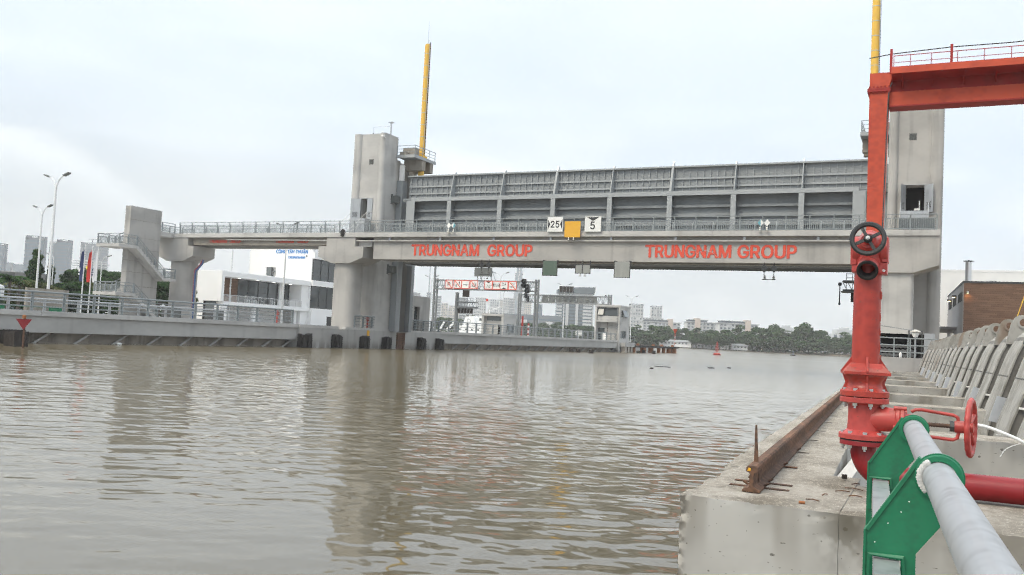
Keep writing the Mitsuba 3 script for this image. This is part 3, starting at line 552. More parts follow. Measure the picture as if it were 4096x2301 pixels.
# ------------------------------------------------------------------ zigzag staircase at the bridge's left end
st = thing('staircase', 'concrete zigzag staircase round a tall spine wall at the left end of the bridge', 'staircase')
zs = [1.75, 3.75, 5.0, 6.4, 7.55, 8.75, 9.92, 11.67, 13.04]
for a, b in zip(zs[:-1], zs[1:]): part(st, 'wall_lift', M().box(-73.75, -73.0, 63.26, 67.2, a+0.02, b-0.02), 'concrete')
part(st, 'wall_core', M().box(-73.72, -73.03, 63.29, 67.17, 1.7, 13.0), 'concrete_weathered')
def flight(x0, x1, ya, za, yb, zb, n=12):
    dy, dz = (yb-ya)/n, (zb-za)/n; top = []
    for i in range(n): top += [(ya+dy*i, za+dz*i), (ya+dy*(i+1), za+dz*i)]
    top.append((yb, zb)); poly = top+[(yb, zb-0.30), (ya, za-0.32)]
    part(st, 'flight', M().ext(Polygon(poly).buffer(0), 'yz', x0, x1), 'concrete_light')
flight(-73.0+.01, -71.8, 63.26, 8.97, 66.9, 6.05)
flight(-75.0, -73.76, 66.9, 6.05, 63.26, 4.25, 10)
flight(-73.0+.01, -71.8, 63.26, 4.25, 66.6, 1.76)
flight(-75.0, -73.76, 67.2, 10.9, 63.3, 8.97, 10)
part(st, 'landing', M().box(-74.95, -71.8, 61.1, 63.25, 8.68, 8.98), 'concrete_light')
part(st, 'landing', M().box(-74.95, -71.8, 66.91, 68.5, 5.78, 6.06), 'concrete_light')
part(st, 'landing', M().box(-74.95, -71.8, 61.1, 63.25, 3.96, 4.26), 'concrete_light')
part(st, 'landing', M().box(-75.2, -72.97, 67.21, 69.0, 10.45, 10.92), 'concrete_light')
def srail(p0, p1): deck_rail(st, p0, p1, 0.98, 1.35, True, 'rail_paint', (0, 0))
for z in (8.98, 4.26):
    srail((-74.85, 61.18, z), (-71.88, 61.18, z)); srail((-71.88, 61.18, z), (-71.88, 63.26, z)); srail((-74.88, 61.18, z), (-74.88, 63.2, z))
srail((-71.88, 63.3, 8.95), (-71.88, 66.9, 6.08)); srail((-71.88, 66.95, 6.06), (-71.88, 68.45, 6.06)); srail((-71.88, 68.45, 6.06), (-74.8, 68.45, 6.06))
srail((-71.88, 63.3, 4.25), (-71.88, 66.5, 1.9)); srail((-74.9, 66.9, 6.05), (-74.9, 63.3, 4.3)); srail((-74.9, 67.2, 10.9), (-74.9, 63.3, 9.0))
srail((-72.95, 67.3, 10.92), (-72.95, 69.0, 10.92)); srail((-75.1, 67.3, 10.92), (-75.1, 71.9, 10.92))
dp = thing('drain_pipes', 'red and blue pipes running down behind the pier nearest the staircase', 'pipe')
part(dp, 'pipe', M().tube([(-69.2, 69.5, 8.2), (-69.3, 69.45, 7.85), (-70.05, 69.4, 7.1), (-70.1, 69.4, 6.9), (-70.1, 69.4, 1.8)], 0.09, 8), 'dark_red_pipe', 40, label='dark red pipe')
part(dp, 'pipe', M().tube([(-68.95, 69.3, 8.2), (-69.05, 69.3, 7.75), (-69.75, 69.2, 7.0), (-69.82, 69.2, 6.8), (-69.82, 69.2, 1.8)], 0.09, 8), 'blue_pipe', 40, label='dark blue pipe')

# ------------------------------------------------------------------ white office building
ob = thing('office_building', 'white sluice office building with blue rooftop lettering and a glazed balcony, beyond the bridge', 'building')
part(ob, 'tower_wall', M().box(-97.15, -93.74, 107.3, 124, 1.75, 13.65).box(-91.82, -85.0, 107.3, 124, 1.75, 13.65).box(-93.74, -91.82, 107.3, 124, 1.75, 9.12).box(-93.74, -91.82, 107.3, 124, 10.59, 13.65).box(-93.74, -91.82, 108.0, 124, 9.12, 10.59), 'plaster_white')
w = part(ob, 'window', M().box(-93.74, -92.8, 107.45, 107.5, 9.12, 10.59), 'window_grey'); part(w, 'frame', M().box(-92.82, -92.74, 107.4, 107.6, 9.12, 10.59), 'frame_dark')
part(w, 'lift_rail', M().tube([(-92.5, 107.5, 9.2), (-92.4, 107.5, 9.8), (-92.1, 107.5, 10.1), (-92.0, 107.5, 9.3)], 0.05, 6), 'frame_dark')
def gwall(name, x, y0, y1, z0, z1, ny, nz, parent, deep=0.25):
    w = part(parent, name, M().box(x-deep-.05, x-deep, y0, y1, z0, z1), 'window_glass')
    for i in range(ny+1): yy = y0+(y1-y0)*i/ny; part(w, 'mullion', M().box(x-deep, x-deep+.09, yy-.05, yy+.05, z0, z1), 'frame_dark')
    for i in range(nz+1): zz = z0+(z1-z0)*i/nz; part(w, 'transom', M().box(x-deep, x-deep+.07, y0+.05, y1-.05, zz-.035, zz+.035), 'frame_dark')
    return w
gwall('curtain_wall', -84.7, 107.5, 119, 8.75, 11.96, 6, 5, ob); gwall('curtain_wall', -84.7, 107.4, 119, 4.55, 7.88, 6, 5, ob)
part(ob, 'wall_band', M().box(-85.0, -84.6, 107.32, 120, 7.9, 8.73).box(-85, -84.6, 107.32, 120, 11.98, 13.0).box(-85, -84.6, 107.32, 120, 1.75, 4.53), 'plaster_white')
part(ob, 'screen', M().box(-85.1, -85.06, 107.55, 109.6, 6.0, 6.9), 'letter_blue')
part(ob, 'lettering', text('CỐNG TÂN THUẬN', -91.96, 107.3, 12.75, 0.52, 6.06, 0.06), 'letter_blue', label='blue roof lettering')
part(ob, 'lettering', text('TRUNGNAM', -89.66, 107.3, 11.95, 0.34, 3.2, 0.06, True, 0.25), 'letter_blue', label='smaller slanted blue lettering')
part(ob, 'emblem', M().ext([(-86.2, 12.28), (-86.02, 12.2), (-85.95, 12.42), (-86.12, 12.5)], 'xz', 107.24, 107.3), 'sign_back')
lb = part(ob, 'wing_wall', M().box(-93.0, -85.0, 88.94, 89.45, 4.57, 8.57).box(-93, -85.3, 105.62, 107.28, 1.75, 8.57).box(-93, -87.9, 89.45, 105.62, 1.75, 4.1), 'plaster_white')
part(ob, 'wing_base', M().box(-93, -88.05, 88.96, 89.3, 1.75, 4.57).box(-86.0, -85.0, 88.94, 90.2, 1.75, 4.0), 'plaster_white')
w = part(ob, 'opening', M().box(-88.02, -86.05, 89.2, 89.25, 1.75, 4.5), 'window_grey'); part(w, 'frame', M().box(-88.04, -87.9, 89.0, 89.2, 1.75, 4.5), 'frame_dark')
part(ob, 'roof', M().box(-93, -85.0, 89.45, 107.29, 7.86, 8.50).box(-93, -85.3, 89.2, 107.0, 8.5, 8.62), 'plaster_white')
part(ob, 'balcony_slab', M().box(-93, -85.0, 89.45, 107.29, 4.02, 4.57), 'plaster_white')
part(ob, 'brick_panel', M().box(-87.7, -87.6, 89.46, 94.8, 4.58, 7.85), 'brick_cladding')
gw = gwall('curtain_wall', -87.4, 94.8, 103.1, 4.6, 7.84, 4, 4, ob); part(ob, 'column', M().box(-87.7, -87.3, 103.1, 103.8, 4.58, 7.85), 'plaster_white')
gwall('glass_door', -87.4, 103.8, 105.6, 4.6, 7.84, 2, 3, ob)
part(ob, 'room_ceiling', M().box(-93, -87.75, 94.9, 103.1, 7.2, 7.3), 'plaster_white')
gb = part(ob, 'glass_balustrade', M().box(-85.12, -85.10, 89.6, 105.5, 4.6, 5.4), 'pane_glass')
part(gb, 'handrail', M().box(-85.16, -85.06, 89.5, 105.6, 5.4, 5.47), 'zinc')
for y in np.linspace(89.6, 105.5, 13): part(gb, 'post', M().box(-85.14, -85.08, y-.025, y+.025, 4.58, 5.4), 'zinc')
for y in (90.2, 93.6, 97.2, 100.6, 104.2):
    k = part(ob, 'ceiling_lamp', M().lathe([(0, 7.82), (0.16, 7.82), (0.16, 7.855)], (-86.3, y, 0), n=12), 'white_paint')
    scene[k]['emitter'] = {'type': 'area', 'radiance': rgb((4.0, 3.9, 3.6))}
for y, s in ((95.6, 'first'), (97.0, 'second'), (98.4, 'third'), (100.8, 'last')):
    single('balcony_chair', f'pale slatted chair on the office balcony, {s} from the left', 'chair', M().box(-86.8, -86.3, y-.25, y+.25, 5.0, 5.06).box(-86.8, -86.74, y-.25, y-.19, 4.58, 5.6).box(-86.8, -86.74, y+.19, y+.25, 4.58, 5.6).box(-86.8, -86.74, y-.2, y+.2, 5.5, 5.6).box(-86.36, -86.3, y-.25, y-.19, 4.58, 5.0).box(-86.36, -86.3, y+.19, y+.25, 4.58, 5.0), 'lamp_white', group='chairs on the office balcony')
part(ob, 'ground_floor', M().box(-88.3, -88.2, 90.2, 95.2, 1.75, 4.0), 'brick_cladding', label='brown clad ground floor wall')
gwall('ground_window', -87.9, 97.0, 104.5, 1.8, 3.9, 6, 2, ob)
for y in (96.2, 105.0): part(ob, 'round_column', M().lathe([(0.45, 1.75), (0.45, 4.02)], (-86.0, y, 0), n=20), 'plaster_white', 40)
part(ob, 'entrance_rail', M().tube([(-84.2, 95.5, 1.9), (-85.6, 97.6, 3.3), (-85.6, 98.6, 3.3)], 0.035, 6).tube([(-84.2, 95.5, 1.5), (-85.6, 97.6, 2.8)], 0.03, 6), 'zinc', 40)
part(ob, 'terrace_rail', M().box(-84.9, -84.85, 107.6, 118, 13.55, 13.62).box(-84.9, -84.85, 107.6, 107.65, 13.0, 13.6).box(-84.9, -84.85, 110, 110.05, 13, 13.6).box(-84.9, -84.85, 112.4, 112.45, 13, 13.6), 'zinc')

# ------------------------------------------------------------------ street lamps, flags, poles
def street_lamp(x, y, label, z0=1.75, zj=11.9, arms=(-1, 1), spread=1.6):
    t = thing('street_lamp', label, 'street lamp', 'tall curved street lamps on the quay'); k = (zj-z0)/10.15
    part(t, 'pole', M().tube([(x, y, z0), (x, y, zj)], [0.13*k, 0.07*k], 10).box(x-.2*k, x+.2*k, y-.2*k, y+.2*k, z0, z0+.05), 'lamp_white', 40)
    for s in arms:
        c, sn = math.cos(0.35), math.sin(0.35)
        P = lambda u, z: (x+s*u*c*spread, y-s*u*sn*spread*0.3, zj+z*k)
        part(t, 'arm', M().tube([P(0, -0.02), P(0.05, .32), P(0.18, .72), P(0.40, 1.0), P(0.72, 1.17)], [0.06*k, .055*k, .05*k, .045*k, .04*k], 8), 'lamp_white', 40)
        a, b = P(0.68, 1.13), P(1.12, 1.32)
        part(t, 'lamp_head', M().bar(a, b, 0.30*k, 0.10*k), 'sign_back')
for a in ((-64.9, 48.7, 'tallest double-armed street lamp at the far left'), (-85.8, 63.0, 'double-armed street lamp just left of the tallest one'),
          (-65.6, 78.1, 'white double-armed street lamp in front of the office lettering'), (-92.4, 154.9, 'double-armed street lamp beside the left post of the red-signed gantry'),
          (-71.1, 143.2, 'double-armed street lamp in front of the red-framed 3.4 sign'), (-69.8, 170.6, 'double-armed street lamp in front of the glass office tower'),
          (-68.3, 210.8, 'double-armed street lamp right of the small control house')): street_lamp(*a)
street_lamp(-96.2, 195.7, 'distant thin street lamp below the red-signed gantry')
street_lamp(-85.6, 91.2, 'street lamp before the brown panel of the office building, top hidden by the bridge')
street_lamp(-92.2, 69.6, 'single-armed street lamp left of the flags, arm pointing left', zj=8, arms=(-1,))
street_lamp(-86.1, 71.1, 'single-armed street lamp right of the flags, arm pointing right', zj=7.9, arms=(1,))
def flag(x, y, zt, mt, label, star=False, mark=None):
    t = thing('flag', label, 'flag')
    part(t, 'pole', M().tube([(x, y, 1.75), (x, y, zt)], [0.07, 0.045], 8).lathe([(0, zt-.02), (.09, zt+.06), (0, zt+.16)], (x, y, 0), n=8), 'lamp_white', 40)
    v, f = [], []; n, m = 14, 6
    for i in range(n+1):
        for j in range(m+1):
            u, q = i/n, j/m
            w = 0.06+0.85*q*(0.45+0.55*math.sin(u*1.9+0.2))
            v.append((x-0.05-0.42*w*q**0.7*(0.5+u*0.6), y-0.10*math.sin(q*7+u*3)*q-0.15*q, zt-0.25-3.3*u-0.55*q*(1-u)*(0.6)))
    for i in range(n):
        for j in range(m): a = i*(m+1)+j; f.append([a, a+1, a+m+2, a+m+1])
    part(t, 'cloth', M().add(v, f), mt, True)
    if star: part(t, 'star', M().ext(Polygon([(x-.24+(.17 if k % 2 == 0 else .07)*math.sin(k*math.pi/5), zt-2.1+(.26 if k % 2 == 0 else .1)*math.cos(k*math.pi/5)) for k in range(10)]), 'xz', y-.36, y-.34), 'flag_yellow')
    if mark: part(t, 'emblem', text(mark[0], x-.36, y-.33, zt-2.6, 0.42, 0.26, .01).box(x-.36, x-.16, y-.33, y-.32, zt-2.9, zt-2.75), mark[1])
sc_ = 0.80
flag(-69.2*1.12, 55.3*1.12, 2+6*1.12*1.0+.05, 'flag_blue', 'dark blue flag with a white emblem, leftmost of the three flags', mark=('N', 'flag_white'))
flag(-68.6*1.12, 55.6*1.12, 2+6*1.12, 'flag_red', 'red flag with a yellow star, middle of the three flags', star=True)
flag(-68.1*1.12, 55.8*1.12, 2+6*1.12, 'flag_white', 'white flag with a blue and red emblem, rightmost of the three flags', mark=('Z', 'flag_blue'))
single('thin_pole', 'thin tall pole right behind the left lifting tower base', 'pole', M().tube([(-75, 125, 1.75), (-75, 125, 14.5)], [0.10, 0.06], 8), 'zinc', 40)

# ------------------------------------------------------------------ sign gantries
def truss(t, x0, x1, y0, y1, z0, z1, nb, mt='gantry_steel'):
    m = M()
    for y in (y0, y1):
        for z in (z0, z1): part(t, 'chord', M().tube([(x0, y, z), (x1, y, z)], 0.09, 8), mt, 40)
        for i in range(nb):
            a, b = x0+(x1-x0)*i/nb, x0+(x1-x0)*(i+1)/nb; mid = (a+b)/2
            m.tube([(a, y, z0), (mid, y, z1)], 0.04, 5, False).tube([(mid, y, z1), (b, y, z0)], 0.04, 5, False).tube([(b, y, z0), (b, y, z1)], 0.035, 5, False)
    for i in range(nb+1):
        a = x0+(x1-x0)*i/nb
        for z in (z0, z1): m.tube([(a, y0, z), (a, y1, z)], 0.035, 5, False)
    part(t, 'lattice', m, mt, 40, kind='stuff')
def lattice_post(t, xa, xb, y, z0, z1, mt='gantry_steel'):
    for x in (xa, xb): part(t, 'post', M().tube([(x, y, z0), (x, y, z1)], 0.16, 10), mt, 40)
    m = M(); n = int((z1-z0)/0.8)
    for i in range(n):
        a, b = z0+(z1-z0)*i/n, z0+(z1-z0)*(i+1)/n; p, q = (xa, xb) if i % 2 else (xb, xa); m.bar((p, y, a), (q, y, b), .07)
    part(t, 'lacing', m, mt, kind='stuff')
Y1 = 117.0; K1 = Y1/112
g1 = thing('sign_gantry', 'lattice gantry carrying eight red-framed signs and a traffic signal', 'gantry')
X1 = lambda x: x*K1
Z1 = lambda z: (z-2)*K1+2
truss(g1, X1(-66.2), X1(-50.2), Y1+.15, Y1+.75, Z1(8.22), Z1(9.52), 14)
lattice_post(g1, X1(-66.55), X1(-66.1), Y1+.45, 1.75, Z1(9.75)); lattice_post(g1, X1(-50.35), X1(-49.95), Y1+.45, 1.75, Z1(9.85))
part(g1, 'mast', M().tube([(X1(-66.85), Y1+.9, 1.75), (X1(-66.85), Y1+.9, 14.5)], 0.17, 10), 'gantry_steel', 40)
part(g1, 'walkway_rail', M().tube([(X1(-66), Y1+.8, Z1(8.75)), (X1(-50.3), Y1+.8, Z1(8.75))], 0.03, 6), 'gantry_steel', 40)
vm = part(g1, 'message_board', M().box(X1(-59.95), X1(-57.25), Y1+.2, Y1+.5, Z1(10.15), Z1(11.4)), 'sign_back', label='dark grey back of a message board')
for x in (X1(-59.6), X1(-57.4)): part(vm, 'bracket', M().bar((x, Y1+.5, Z1(10.2)), (x+.1, Y1+.5, Z1(9.5)), .09).bar((x, Y1+.5, Z1(11.2)), (x+.6, Y1+1.0, Z1(9.5)), .07), 'gantry_steel')
for k in range(4): part(g1, 'camera', M().bar((X1(-59.2)+.5*k, Y1+.1, Z1(9.85)+.05*(k % 2)), (X1(-59.2)+.5*k+.1, Y1-.25, Z1(9.8)), .16, .14), 'frame_dark' if k % 2 else 'lamp_white')
def red_sign(x0, what, desc):
    w, h = 1.36, 1.28; x0 = X1(x0); z0 = Z1(8.30); y = Y1
    s = thing('prohibition_sign', desc, 'sign', None)
    part(s, 'board', M().box(x0, x0+w, y, y+.04, z0, z0+h), 'sign_white')
    b = .10
    part(s, 'frame', M().box(x0, x0+b, y-.02, y, z0, z0+h).box(x0+w-b, x0+w, y-.02, y, z0, z0+h).box(x0+b, x0+w-b, y-.02, y, z0, z0+b).box(x0+b, x0+w-b, y-.02, y, z0+h-b, z0+h), 'letter_red')
    cx, cz = x0+w/2, z0+h/2
    D = lambda: part(s, 'slash', M().ext([(x0+.08, z0+h-.08), (x0+.24, z0+h-.08), (x0+w-.08, z0+.08), (x0+w-.24, z0+.08)], 'xz', y-.03, y-.018), 'letter_red')
    ink = lambda m, mt='black_paint': part(s, 'symbol', m, mt)
    if what == 'P': ink(text('P', cx-.22, y-.005, cz-.3, .62, .46, .01)); D()
    elif what == 'arrows':
        for dx, dz in ((-.28, -.22), (.25, .22)): ink(M().box(cx+dx-.06, cx+dx+.06, y-.015, y-.003, cz+dz-.22, cz+dz+.10).ext([(cx+dx-.12, cz+dz+.08), (cx+dx+.12, cz+dz+.08), (cx+dx, cz+dz+.26)], 'xz', y-.015, y-.003))
        D()
    elif what == 'horn': ink(M().ext([(cx-.38, cz+.07), (cx-.25, cz+.03), (cx+.40, cz+.025), (cx+.40, cz-.025), (cx-.25, cz-.03), (cx-.38, cz-.07)], 'xz', y-.015, y-.003).tube([(cx-.05, y-.01, cz-.03), (cx+.1, y-.01, cz-.13), (cx+.3, y-.01, cz-.10), (cx+.32, y-.01, cz)], .025, 5))
    elif what == 'turn':
        ink(M().tube([(cx+.30*math.cos(a), y-.01, cz+.30*math.sin(a)) for a in np.linspace(-3.6, 1.2, 16)], .05, 5)); D()
    elif what == '7.0': ink(M().ext([(cx-.38, z0+h-.11), (cx+.38, z0+h-.11), (cx, z0+h-.38)], 'xz', y-.015, y-.003)); ink(text('7.0', cx-.34, y-.003, z0+.26, .42, .68, .01))
    elif what == '10.5':
        for q in (-1, 1): ink(M().ext([(cx+q*.55, cz-.42), (cx+q*.38, cz), (cx+q*.55, cz+.42)], 'xz', y-.015, y-.003))
        ink(text('10.5', cx-.40, y-.003, cz-.2, .42, .78, .01))
    elif what == '3.4': ink(M().ext([(cx-.38, z0+.11), (cx+.38, z0+.11), (cx, z0+.38)], 'xz', y-.015, y-.003)); ink(text('3.4', cx-.34, y-.003, z0+.62, .42, .68, .01))
    else: ink(text('THAO', cx-.25, y-.003, cz+.12, .22, .72, .01), 'sign_dull'); ink(text('SPORT', cx-.42, y-.003, cz-.32, .24, .8, .01)); D()
for x0, wh, ds in ((-64.56, 'P', 'red-framed sign with a struck-out letter P'), (-63.1, 'arrows', 'red-framed sign with two struck-out black arrows'), (-61.86, 'horn', 'red-framed white sign with a black horn'), (-60.48, 'turn', 'red-framed sign with a struck-out curved turning arrow'),
                   (-58.17, '7.0', 'red-framed sign reading 7.0 below a black arrowhead'), (-56.9, '10.5', 'red-framed sign reading 10.5 between black side arrows'), (-55.7, '3.4', 'red-framed sign reading 3.4 above a black arrowhead'), (-54.39, 'sport', 'red-framed struck-out sign reading SPORT')): red_sign(x0, wh, ds)
def signal(x, z, y, label, s=1.0):
    t = thing('traffic_signal', label, 'traffic signal')
    for dx, dz in ((0, 0), (.55*s, -.75*s)):
        part(t, 'housing', M().box(x+dx-.28*s, x+dx+.28*s, y, y+.35*s, z+dz-.65*s, z+dz+.65*s), 'black_paint')
        for k in (-.32, .32):
            part(t, 'visor', M().tube([(x+dx, y-.38*s, z+dz+k*s), (x+dx, y, z+dz+k*s)], .24*s, 12, False), 'black_paint', 40); part(t, 'lens', M().lathe([(0, 0), (.2*s, 0)], (x+dx, y-.01, z+dz+k*s), (0, -1, 0), 12), 'window_grey')
signal(X1(-51.9), Z1(9.25), Y1-.3, 'black double traffic signal on the right end of the red-signed gantry')
Y2 = 150.0
g2 = thing('sign_gantry', 'second lattice gantry seen from behind its signs, above the small control house', 'gantry')
truss(g2, -70.3, -53.0, Y2+.1, Y2+.8, 8.32, 9.68, 16)
lattice_post(g2, -70.75, -70.3, Y2+.45, 1.75, 9.9); lattice_post(g2, -53.05, -52.6, Y2+.45, 1.75, 10.05)
part(g2, 'beacon', M().box(-53.7, -53.5, Y2+.3, Y2+.5, 9.75, 10.0), 'black_paint')
for k in range(8): part(g2, 'sign_back', M().box(-66.2+1.36*k, -64.95+1.36*k, Y2+.95, Y2+1.0, 8.35, 9.6), 'sign_dull')
vb = part(g2, 'message_board', M().box(-62.5, -59.85, Y2+.3, Y2+.6, 10.28, 11.4), 'dark_timber', label='dark slatted back of a message board')
for k in range(5): part(vb, 'strut', M().box(-62.55+.66*k, -62.47+.66*k, Y2+.2, Y2+.3, 9.7, 11.4), 'gantry_steel')
part(vb, 'tray', M().box(-62.7, -59.7, Y2+.1, Y2+.8, 10.02, 10.12), 'gantry_steel')
signal(-69.0, 9.5, Y2-.3, 'small dark traffic signal on the left end of the second gantry', 0.8)
def cantilever(label, px_, y, k, zb, flip):    # post with an arm of slatted sign boxes towards +x or -x
    t = thing('cantilever_sign', label, 'sign gantry'); s = -1 if flip else 1; X = lambda u: px_+s*u*k; Z = lambda z: zb+z*k
    part(t, 'post', M().tube([(X(0), y, 1.7), (X(0), y, Z(2.6))], .30*k, 14), 'gantry_steel', 40)
    for z in (0.25, 1.05): part(t, 'chord', M().tube([(X(.2), y-.5*k, Z(z)), (X(3.6), y-.5*k, Z(z))], .10*k, 8).tube([(X(.2), y+.5*k, Z(z)), (X(3.6), y+.5*k, Z(z))], .10*k, 8), 'gantry_steel', 40)
    m = M()
    for i in range(8): a = .3+i*.42; m.bar((X(a), y-.5*k, Z(.25)), (X(a+.42), y-.5*k, Z(1.05)), .06*k).bar((X(a), y-.5*k, Z(1.05)), (X(a), y+.5*k, Z(1.05)), .05*k)
    part(t, 'lattice', m, 'gantry_steel', kind='stuff')
    part(t, 'walkway', M().box(*sorted((X(.2), X(3.75))), y-.75*k, y+.75*k, Z(0.08), Z(.16)), 'gantry_steel')
    for i in range(5): part(t, 'sign_box', M().box(*sorted((X(.35+.55*i), X(.75+.55*i))), y-.1*k, y+.1*k, Z(-.75), Z(.05)), 'dark_timber')
    for i in range(7): part(t, 'rail_post', M().bar((X(.3+.5*i), y-.7*k, Z(.16)), (X(.3+.5*i), y-.7*k, Z(1.75)), .05*k), 'gantry_steel')
    part(t, 'hand_rail', M().bar((X(.3), y-.7*k, Z(1.7)), (X(3.3), y-.7*k, Z(1.7)), .05*k).bar((X(.3), y-.7*k, Z(1.35)), (X(3.3), y-.7*k, Z(1.35)), .05*k), 'gantry_steel')
    if not flip: part(t, 'sign_box', M().box(X(1.0), X(2.2), y-.05, y+.05, Z(1.9), Z(3.1)), 'dark_timber')
    else: part(t, 'lantern_chain', M().tube([(X(3.9), y, Z(.7)), (X(3.9), y, Z(-.9))], .05*k, 6).lathe([(0, Z(-1.05)), (.1*k, Z(-1.0)), (.1*k, Z(-.85)), (0, Z(-.8))], (X(3.9), y, 0), n=8).lathe([(0, Z(.65)), (.16*k, Z(.7)), (.16*k, Z(.95)), (0, Z(1.0))], (X(3.9), y, 0), n=8), 'frame_dark', 40)
cantilever('round post with cantilever arm of slatted sign boxes, under the red-signed gantry', -66.9, 120.0, 0.95, 5.7, False)
cantilever('cantilever arm of sign boxes peeking out left of the red hydrant', -3.9, 80.0, 0.95, 6.95, True)

# ------------------------------------------------------------------ control houses on the quay
h1 = thing('control_house', 'low windowless concrete house beside the left lifting tower', 'building')
part(h1, 'wall', M().box(-54, -50.4, 79.65, 81.2, 1.76, 5.68).box(-54, -50.4, 82.3, 84.4, 1.76, 5.68).box(-54, -50.4, 81.2, 82.3, 4.55, 5.68).box(-54, -50.9, 81.2, 82.3, 1.76, 4.55), 'concrete')
d = part(h1, 'door', M().box(-50.86, -50.8, 81.25, 82.25, 1.78, 4.5), 'window_glass'); part(d, 'frame', M().box(-50.88, -50.72, 81.2, 81.28, 1.78, 4.52).box(-50.88, -50.72, 82.22, 82.3, 1.78, 4.52).box(-50.88, -50.72, 81.28, 82.22, 3.3, 3.4), 'frame_dark')
h2 = thing('control_house', 'flat concrete control house with a recessed front, in front of the ship', 'building')
part(h2, 'wall', M().box(-57.4, -57.1, 110.3, 114.4, 1.75, 4.75).box(-54.35, -54.0, 110.3, 114.4, 1.75, 4.75).box(-57.1, -54.35, 111.0, 114.4, 1.75, 4.75), 'concrete_light')
part(h2, 'roof', M().box(-57.5, -53.95, 110.25, 114.5, 4.55, 4.85), 'concrete_light')
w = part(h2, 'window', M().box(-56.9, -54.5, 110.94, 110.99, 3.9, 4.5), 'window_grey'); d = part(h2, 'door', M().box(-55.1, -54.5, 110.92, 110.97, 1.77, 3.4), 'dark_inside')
w = part(h2, 'window', M().box(-53.99, -53.95, 111.4, 113.6, 2.3, 3.5), 'window_glass'); part(w, 'sash', M().hexa([(-53.95, 111.4, 3.5), (-53.95, 112.3, 3.5), (-53.6, 112.3, 2.6), (-53.6, 111.4, 2.6)], [(-53.92, 111.4, 3.53), (-53.92, 112.3, 3.53), (-53.57, 112.3, 2.63), (-53.57, 111.4, 2.63)]), 'window_grey')
h3 = thing('control_house', 'two-storey concrete control house with wide windows at the far end of the quay', 'building')
part(h3, 'wall', M().box(-54.6, -54.3, 148, 153.5, 0.4, 7.85).box(-50.26, -49.96, 148.0, 148.7, 0.0, 7.85).box(-50.26, -49.96, 148.7, 153.5, 0.0, 2.4).box(-50.26, -49.96, 148.7, 153.5, 3.75, 6.1).box(-50.26, -49.96, 148.7, 153.5, 7.35, 7.85).box(-50.26, -49.96, 151.8, 153.5, 2.4, 7.35).box(-54.3, -50.26, 149.2, 153.5, 1.0, 5.2).box(-54.3, -50.26, 148.3, 148.5, 5.36, 6.25), 'concrete_light')
part(h3, 'roof', M().box(-54.65, -49.9, 147.95, 153.6, 7.86, 8.16), 'concrete_light'); part(h3, 'floor_slab', M().box(-54.5, -50.2, 147.98, 149.2, 5.18, 5.36), 'concrete_light'); part(h3, 'soffit', M().box(-54.3, -50.26, 148.05, 153.4, 7.72, 7.84), 'concrete')
w = part(h3, 'window', M().box(-54.25, -50.3, 148.52, 148.56, 6.25, 7.7), 'window_glass')
part(w, 'frame', M().box(-54.3, -50.26, 148.44, 148.52, 6.25, 6.33).box(-54.3, -50.26, 148.44, 148.52, 7.62, 7.7).box(-53.05, -52.95, 148.44, 148.52, 6.33, 7.62), 'frame_dark')
part(w, 'sash', M().hexa([(-54.1, 148.44, 7.6), (-53.1, 148.44, 7.6), (-53.1, 148.0, 6.4), (-54.1, 148.0, 6.4)], [(-54.1, 148.48, 7.62), (-53.1, 148.48, 7.62), (-53.1, 148.04, 6.42), (-54.1, 148.04, 6.42)]), 'window_grey')
w = part(h3, 'window', M().box(-50.2, -50.12, 148.7, 151.8, 6.1, 7.35), 'window_glass'); part(w, 'sash', M().hexa([(-49.98, 149.2, 7.3), (-49.98, 151.6, 7.3), (-49.5, 151.6, 6.2), (-49.5, 149.2, 6.2)], [(-49.94, 149.2, 7.32), (-49.94, 151.6, 7.32), (-49.46, 151.6, 6.22), (-49.46, 149.2, 6.22)]), 'window_grey')
w = part(h3, 'window', M().box(-50.2, -50.12, 148.7, 151.8, 2.4, 3.75), 'window_grey'); part(w, 'sash', M().box(-50.12, -50.05, 150.2, 151.7, 2.45, 3.7), 'window_glass')
part(h3, 'door', M().box(-54.25, -53.1, 149.12, 149.18, 1.8, 4.1), 'window_glass'); part(h3, 'rain_pipe', M().tube([(-52.6, 149.1, 1.8), (-52.6, 149.1, 5.2)], .03, 6), 'rust', 40); part(h3, 'rain_pipe', M().tube([(-50.4, 147.9, 0.2), (-50.4, 147.9, 7.8)], .05, 6), 'gantry_steel', 40)
part(h3, 'base', M().box(-54.3, -50.0, 147.95, 153.5, -1, 1.0).box(-50.2, -48.9, 148.4, 153.6, 1.0, 1.72), 'concrete_quay')
for y in (148.7, 150.3, 152.0): part(h3, 'pile', M().box(-49.7, -49.0, y, y+.9, -1, 1.0), 'concrete_wet')
part(h3, 'side_rail', M().tube([(-49.0, 151, 2.8), (-49.0, 153.5, 2.8), (-49.9, 153.6, 2.8)], .035, 6).tube([(-49, 151, 2.3), (-49, 153.5, 2.3)], .03, 6).tube([(-49, 153.5, 1.7), (-49, 153.5, 2.8)], .04, 6).tube([(-49, 151, 1.7), (-49, 151, 2.8)], .04, 6), 'rail_paint', 40)
single('white_cabinet', 'white cabinet standing behind the last stretch of quay railing', 'cabinet', M().box(-52.7, -52.0, 146.9, 147.5, 1.76, 3.2).box(-52.75, -51.95, 146.85, 147.55, 3.2, 3.27), 'white_paint')
single('warning_board', 'small pale board on a red post behind the receding railing', 'sign', M().box(-58.9, -57.6, 150.0, 150.05, 2.6, 3.5).box(-58.3, -58.2, 149.9, 150.0, 1.75, 3.6), 'sign_white')
